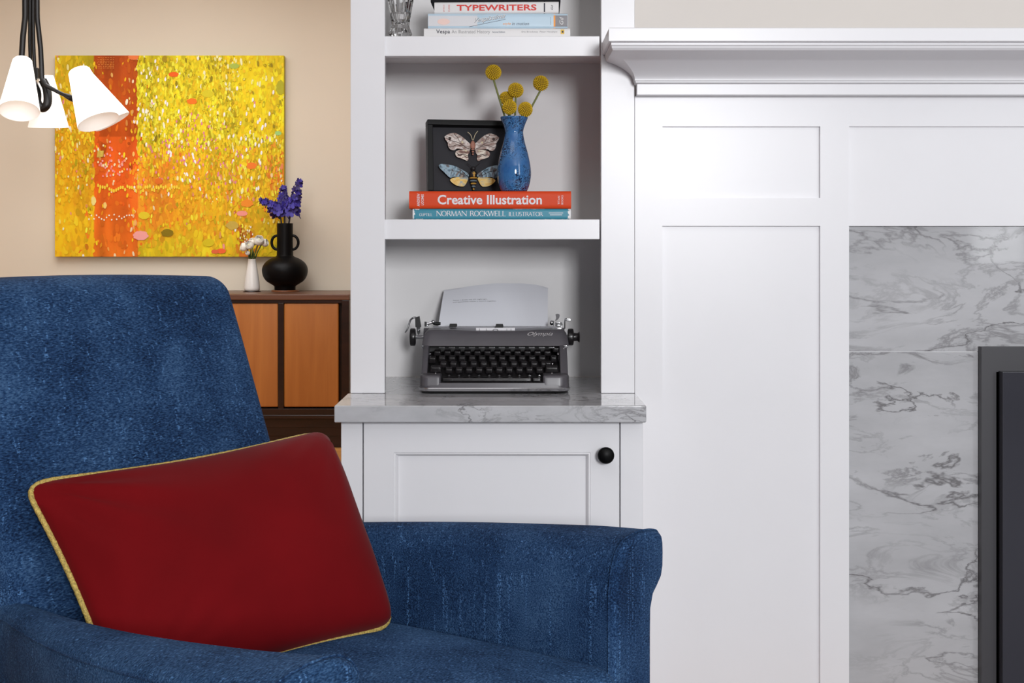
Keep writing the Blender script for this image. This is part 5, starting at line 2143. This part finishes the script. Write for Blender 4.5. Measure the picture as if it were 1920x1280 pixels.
for (u, v, ru, rv, c) in ((0.52, 0.095, 9.5, 5.0, (226, 92, 30)), (0.60, 0.228, 10, 5.6, (228, 112, 34)), (0.784, 0.053, 9.5, 5.0, (164, 176, 76)), (0.375, 0.895, 14.5, 9, (238, 152, 150)),
                          (0.491, 0.882, 12, 7, (130, 106, 24)), (0.39, 0.795, 11.5, 7, (216, 186, 44)), (0.818, 0.785, 10.5, 5, (230, 140, 132)), (0.775, 0.845, 12, 8, (190, 156, 72)),
                          (0.727, 0.972, 9.5, 4.6, (230, 98, 52)), (0.672, 0.93, 11, 7.5, (206, 178, 34)), (0.86, 0.548, 9.5, 6.5, (228, 116, 44)), (0.975, 0.387, 6.2, 4.2, (152, 190, 116)),
                          (0.17, 0.723, 4.6, 8.8, (230, 206, 130)), (0.84, 0.735, 12, 7, (228, 132, 44)), (0.345, 0.008, 10, 6, (222, 116, 66)), (0.48, 0.018, 5, 6.5, (158, 130, 30)),
                          (0.668, 0.19, 11, 7, (206, 186, 40)), (0.455, 0.625, 8, 6, (212, 104, 38)), (0.70, 0.975, 7, 4, (214, 96, 60)), (0.953, 0.79, 7, 6, (236, 150, 100)), (0.22, 0.745, 3.4, 6, (240, 190, 110)),
                          (0.985, 0.16, 8, 14, (170, 160, 40))):
    dab(u, v, ru, rv, c, 0, 24, 0.0009)
for q in range(70):                                    # stippled patches
    dab(0.19 + (q % 10) * 0.0075 + random.uniform(-.002, .002), 0.012 + (q // 10) * 0.0085, 0.9, 0.7, (222, 140, 70), 0, 6, 0.0009)
dab(0.20, 0.49, 8.0, 8.5, (222, 192, 90), PI / 4, 4, 0.0009)
for q in range(42):
    dab(0.185 + (q % 6) * 0.006, 0.473 + (q // 6) * 0.006, 0.7, 0.7, (150, 110, 30), 0, 5, 0.0016)
for q in range(40):
    dab(random.uniform(0.81, 0.872), random.uniform(0.845, 0.93), 1.2, 2.4, random.choice((WHT, (246, 206, 110), (150, 62, 24))), 0, 6, 0.0009)
for q in range(60):                                    # loose calligraphic loops
    u0, v0 = random.uniform(0.42, 0.98), random.uniform(0.03, 0.5)
    for w_ in range(7):
        dab(u0 + 0.004 * math.cos(w_ * 0.9) * (1 + w_ * 0.1), v0 + 0.006 * math.sin(w_ * 0.9), 0.55, 0.9, (140, 116, 18), w_ * 0.9, 5, 0.0009)
obj('painted_surface', b, attr_mat('paint', 0.5, 0.25), pa, recalc=False, angle=180)

# ------------------------------------------------------------------ pendant lamp
LD = 4.3
lk = LD / F
hub = P(76, 150, LD)
pl = thing('pendant_lamp', 'black multi-arm pendant lamp with four lit white cone shades in front of the painting', 'lamp', P(78, 200, LD))
b = new()
add_tube(b, [P(50, -60, LD), P(50, -600, LD)], 0.012, 12)
add_tube(b, [P(50, -600, LD), P(50, -618, LD)], 0.06, 24)
obj('rod', b, M['black'], pl)
b = new()
add_tube(b, smooth_path([P(58, 150, LD), P(69, 172, LD), P(70, 192, LD - 0.02), P(80, 203, LD - 0.02), P(89, 193, LD - 0.02), P(88, 168, LD), P(80, 150, LD)], 6), 0.014, 12)
add_box(b, P(63, 0, LD).x, P(74, 0, LD).x, hub.y - 0.016, hub.y + 0.016, P(0, 147, LD).z, P(0, 128, LD).z, 0.002)
obj('bracket', b, M['black'], pl)
arms = [([(47, -60, 0.0), (47, 32, -0.01), (43, 70, -0.03), (40, 118, -0.05)], 0.0095),
        ([(56, -60, 0.02), (56, 35, 0.02), (56, 80, 0.03), (58, 150, 0.05), (70, 172, 0.06)], 0.006),
        ([(62, -60, 0.03), (62, 35, 0.02), (63, 85, 0.02), (66, 150, 0.01)], 0.006),
        ([(69, -60, -0.02), (70, 34, -0.02), (76, 90, -0.02), (79, 148, -0.02), (86, 160, -0.03), (112, 174, -0.05), (130, 182, -0.06)], 0.0082)]
arm_o = []
for pts, r in arms:
    b = new()
    q_ = [P(x, y, LD + d) for x, y, d in pts]
    q_ = [v for a_, c_ in zip(q_, q_[1:]) for v in (a_, lerp(a_, c_, 0.33), lerp(a_, c_, 0.67))] + [q_[-1]]
    if pts[-1][0] == 130:
        q_ = smooth_path(q_, 3)
        rr = [lerp(r, 0.0055, max(0, i / (len(q_) - 1) - 0.5) * 2) for i in range(len(q_))]
    else:
        q_ = smooth_path(q_, 3)
        rr = r
    add_tube(b, q_, rr, 12)
    arm_o.append(obj('arm', b, M['black'], pl))


def cone(name, top, bot, r0, r1, d_top, d_bot, parent, extra=None):
    A, B = P(*top, LD + d_top), P(*bot, LD + d_bot)
    ax = (B - A)
    ln = ax.length
    ax.normalize()
    b = new()
    add_lathe(b, [(0.0, -0.002), (r0 * 0.9, -0.0015), (r0, 0.003), (lerp(r0, r1, 0.5), ln * 0.5), (r1, ln - 0.002), (r1 - 0.0006, ln)], A, 48, axis=ax, cap=(False, False))
    add_lathe(b, [(r1 - 0.0006, ln), (r1 - 0.004, ln - 0.002), (lerp(r0, r1, 0.5) - 0.004, ln * 0.5), (r0 - 0.004, 0.008), (0, 0.006)], A, 48, mi=1, axis=ax, cap=(False, False))
    bmesh.ops.remove_doubles(b, verts=b.verts, dist=0.0001)
    o = obj('lamp_shade', b, [M['shade'], M['shade_in']], parent, label='glowing white cone shade', angle=60)
    b = new(); add_ell(b, A + ax * ln * 0.45, (0.022, 0.022, 0.026), 16, 10)
    obj('bulb', b, M['bulb'], o)
    b = new(); add_lathe(b, [(0.013, 0.006), (0.013, ln * 0.32)], A, 16, axis=ax)
    obj('socket', b, M['black'], o)
    return o


cone('s', (42, 114), (36, 208), 17.5 * lk, 36.0 * lk, -0.05, -0.135, pl)
cone('s', (88, 142), (91, 239), 12.5 * lk, 37.5 * lk, 0.11, 0.13, pl)
o3 = cone('s', (148, 133), (184.5, 228.5), 20 * lk, 38.5 * lk, -0.05, -0.085, pl)
cone('s', (153, 134), (211, 228.5), 14 * lk, 36 * lk, 0.07, 0.085, pl)
b = new()
add_tube(b, [P(121, 178, LD - 0.055), P(132, 183, LD - 0.058), P(140, 188, LD - 0.05)], [0.007, 0.0105, 0.008], 12)
obj('joint', b, M['black'], arm_o[3])

# ------------------------------------------------------------------ blue armchair
TH = math.radians(33)
CO = Vector((-0.285, 1.7385 - 2.4, 0))
ZO = EYE - 1.0
ac = thing('armchair', 'blue chenille armchair with rolled arms in the foreground beside the base cabinet', 'armchair', CO, -TH)


def ufront(z):
    return -0.205 - (z - 0.42) * (0.197 / 0.524)


b = new()
bw, bh, bt = 0.545, 0.755, 0.135
zc = 0.945 + ZO - bh / 2


def backfn(q):
    z = zc + q.z
    v = q.copy()
    f = 1 - (q.y / (bw / 2)) ** 2
    g = max(0.0, 1 - (2 * q.z / bh) ** 4)
    x = ufront(z - ZO) - bt / 2 + q.x
    if q.x > 0:
        x += 0.022 * max(0, f) ** 0.6 * g * (q.x / (bt / 2))
    zz = z
    if q.z > 0.2:
        zz += 0.006 * max(0, f) * (q.z - 0.2) / 0.17
    return Vector((x, v.y, zz))


rbox(b, (0, 0, 0), (bt, bw, bh), 0.030, (4, 28, 30), 5, backfn)
obj('backrest', b, M['blue'], ac, local=True)
# seat deck and cushion
b = new()
rbox(b, (0.0, 0, 0.21 + ZO / 2), (0.70, 0.50, 0.22), 0.02, (6, 6, 3), 3)
obj('seat_frame', b, M['blue'], ac, local=True)
b = new()


def seatfn(q):
    v = q.copy()
    if v.z > 0:
        v.z += 0.018 * max(0, 1 - (v.x / 0.31) ** 2) * max(0, 1 - (v.y / 0.262) ** 2)
    return v


rbox(b, (0.075, -0.005, 0.372 + ZO), (0.60, 0.51, 0.11), 0.042, (20, 18, 3), 6, seatfn)
obj('seat_cushion', b, M['blue_lit'], ac, local=True)

SEC = [(0.0, -0.36), (0.0, -0.20), (0.0, -0.10), (0.002, -0.06), (0.010, -0.032), (0.026, -0.012), (0.050, -0.002), (0.082, 0.0), (0.112, -0.002), (0.134, -0.006), (0.145, -0.010),
       (0.1515, -0.0165), (0.155, -0.027), (0.156, -0.042), (0.155, -0.062), (0.149, -0.078), (0.136, -0.089), (0.123, -0.098), (0.116, -0.115), (0.115, -0.15), (0.115, -0.30), (0.115, -0.48)]


def arm(sgn, v_in, u_end, zr, zf, wid, name):
    sc0 = sc = wid / 0.156
    us = [-0.33 + (u_end - 0.014 + 0.33) * i / 26 for i in range(27)]
    stations = [(u, 0.0) for u in us] + [(u_end - 0.008, 0.0010), (u_end - 0.0035, 0.0038), (u_end - 0.0008, 0.009), (u_end, 0.016)]
    b = new()
    rings = []
    edge_ = []
    for u, ins in stations:
        t_ = (u + 0.25) / (u_end + 0.25)
        top = lerp(zr, zf, max(-0.2, t_)) + ZO
        bow = 0.022 * math.sin(PI * max(0, min(1, t_ * 0.9))) - 0.028 * max(0, 1 - t_ * 1.6) ** 2
        sc = sc0 * max(0.36, min(1.0, 0.34 + 0.80 * t_))
        if not ins and u > -0.3:
            edge_.append((u, v_in + bow + 0.1505 * sc, top))
        ring = []
        sec = SEC
        for i, (w_, h_) in enumerate(sec):
            p = Vector((w_ * sc, h_))
            if ins:
                a_, c_ = Vector((sec[i - 1][0] * sc, sec[i - 1][1])) if i else p + Vector((0, -0.1)), Vector((sec[(i + 1)][0] * sc, sec[(i + 1)][1])) if i < len(sec) - 1 else p + Vector((0, -0.1))
                d_ = (c_ - a_).normalized()
                p = p + Vector((d_.y, -d_.x)) * ins
            zz = top + p.y
            if h_ < -0.28:
                zz = max(zz, 0.11) if i else 0.11
            if i == len(sec) - 1 or i == 0:
                zz = 0.11
            ring.append(b.verts.new((u, sgn * (v_in + bow + p.x), zz)))
        rings.append(ring)
    for a_, c_ in zip(rings, rings[1:]):
        ring_faces(b, a_, c_)
    b.faces.new(rings[-1]); b.faces.new(rings[0][::-1])
    o = obj('arm', b, M['blue'] if sgn > 0 else M['blue_lit'], ac, local=True, angle=70)
    sc = sc0
    # stitched seam round the front panel
    b = new()
    ring = rings_pts = []
    t_ = 1.0
    top = zf + ZO
    bow = 0.022 * math.sin(PI * 0.9)
    pts = []
    for (w_, h_) in SEC:
        pts.append(Vector((u_end - 0.010, sgn * (v_in + bow + w_ * sc), max(0.12, top + h_))))
    add_tube(b, smooth_path(pts, 3), 0.0015, 7)
    obj('seam', b, M['blue'], o, local=True)
    b = new()
    add_tube(b, [Vector((u, sgn * bw_, tp_ - 0.0145)) for u, bw_, tp_ in edge_], 0.0016, 7)
    obj('seam', b, M['blue'], o, local=True)


arm(1, 0.244, 0.350, 0.547, 0.588, 0.158, 'far')
arm(-1, 0.262, 0.345, 0.536, 0.588, 0.150, 'near')
for (u, v) in ((0.28, 0.24), (0.28, -0.24), (-0.28, 0.22), (-0.28, -0.22)):
    b = new()
    add_lathe(b, [(0.014, 0.0075), (0.022, 0.105)], (u, v, 0.0), 16)
    obj('leg', b, M['leg'], ac, local=True)

# ------------------------------------------------------------------ red cushion
TL = P(40, 904, 1.69); TR = P(607, 806, 2.04); BR = P(742, 1175, 1.885); BL = Vector((-0.478, 1.575 - 2.4, 0.438 + ZO * 0))
BL.z = 0.425 + ZO
pc = (TL + TR + BR + BL) / 4
nrm = (TR - TL).cross(BL - TL).normalized()
if nrm.y > 0:
    nrm = -nrm
cu = thing('cushion', 'dark red velvet lumbar cushion with gold piping leaning on the blue armchair', 'cushion', (pc.x, pc.y, BL.z))
nu, nv = 56, 40


def edge_pt(s, t_):
    """bilinear patch whose sides draw in a little between the corners"""
    a = 2 * s - 1
    c = 2 * t_ - 1
    k_ = 0.036 * (a * a * c * c) ** 7
    s2 = s - 0.022 * a * (1 - c * c) - 0.6 * k_ * a
    t2 = t_ - 0.035 * c * (1 - a * a) - k_ * c
    top = lerp(TL, TR, s2)
    bot = lerp(BL, BR, s2)
    return lerp(top, bot, t2)


b = new()
front, back = [], []
for j in range(nv + 1):
    rf, rb = [], []
    for i in range(nu + 1):
        s, t_ = i / nu, j / nv
        a, c = 2 * s - 1, 2 * t_ - 1
        ea = 2.4 if a < 0 else lerp(2.4, 7.0, min(1, a * 1.6))
        bul = ((1 - abs(a) ** ea) * (1 - abs(c) ** 2.6)) ** (0.62 if a < 0 else lerp(0.62, 0.48, a)) if abs(a) < 1 and abs(c) < 1 else 0
        p = edge_pt(s, t_)
        wr = 0.0
        for (cs, ct, amp, k_) in ((0.0, 0.0, 0.011, 15), (1.0, 0.0, 0.003, 20), (0.0, 1.0, 0.006, 24)):
            ds, dt = s - cs, t_ - ct
            rr = math.hypot(ds * 1.4, dt)
            an = math.atan2(dt, ds * 1.4)
            wr += amp * math.sin(an * k_ + rr * 3) * math.exp(-rr * 3.6) * min(1, rr * 9)
        wr += 0.004 * noise.noise((s * 4.5, t_ * 3.2, 1.3))
        h = 0.074 * bul
        ed = min(1, bul * 2.2)
        rf.append(b.verts.new(p + nrm * (h + wr * ed)))
        rb.append(rf[-1] if (i in (0, nu) or j in (0, nv)) else b.verts.new(p - nrm * (h * 0.75)))
    front.append(rf); back.append(rb)
for j in range(nv):
    for i in range(nu):
        b.faces.new((front[j][i], front[j][i + 1], front[j + 1][i + 1], front[j + 1][i]))
        f4 = [back[j][i], back[j + 1][i], back[j + 1][i + 1], back[j][i + 1]]
        if len(set(f4)) == 4:
            try:
                b.faces.new(f4)
            except ValueError:
                pass
obj('cover', b, M['red'], cu, angle=80)
loop = [edge_pt(i / 40, 0) for i in range(40)] + [edge_pt(1, i / 28) for i in range(28)] + [edge_pt(1 - i / 40, 1) for i in range(40)] + [edge_pt(0, 1 - i / 28) for i in range(28)]
for q in range(1):
    loop = [(loop[i - 1] + loop[i] * 2 + loop[(i + 1) % len(loop)]) / 4 for i in range(len(loop))]
b = new()
fine = []
n_ = len(loop)
for i in range(n_):
    for k_ in range(4):
        fine.append(lerp(loop[i], loop[(i + 1) % n_], k_ / 4))
rad = [0.0039 * (1 + 0.05 * math.sin(i * 1.5)) for i in range(len(fine))]
add_tube(b, fine, rad, 10, closed=True)
obj('piping', b, M['gold'], cu, label='gold braided piping')
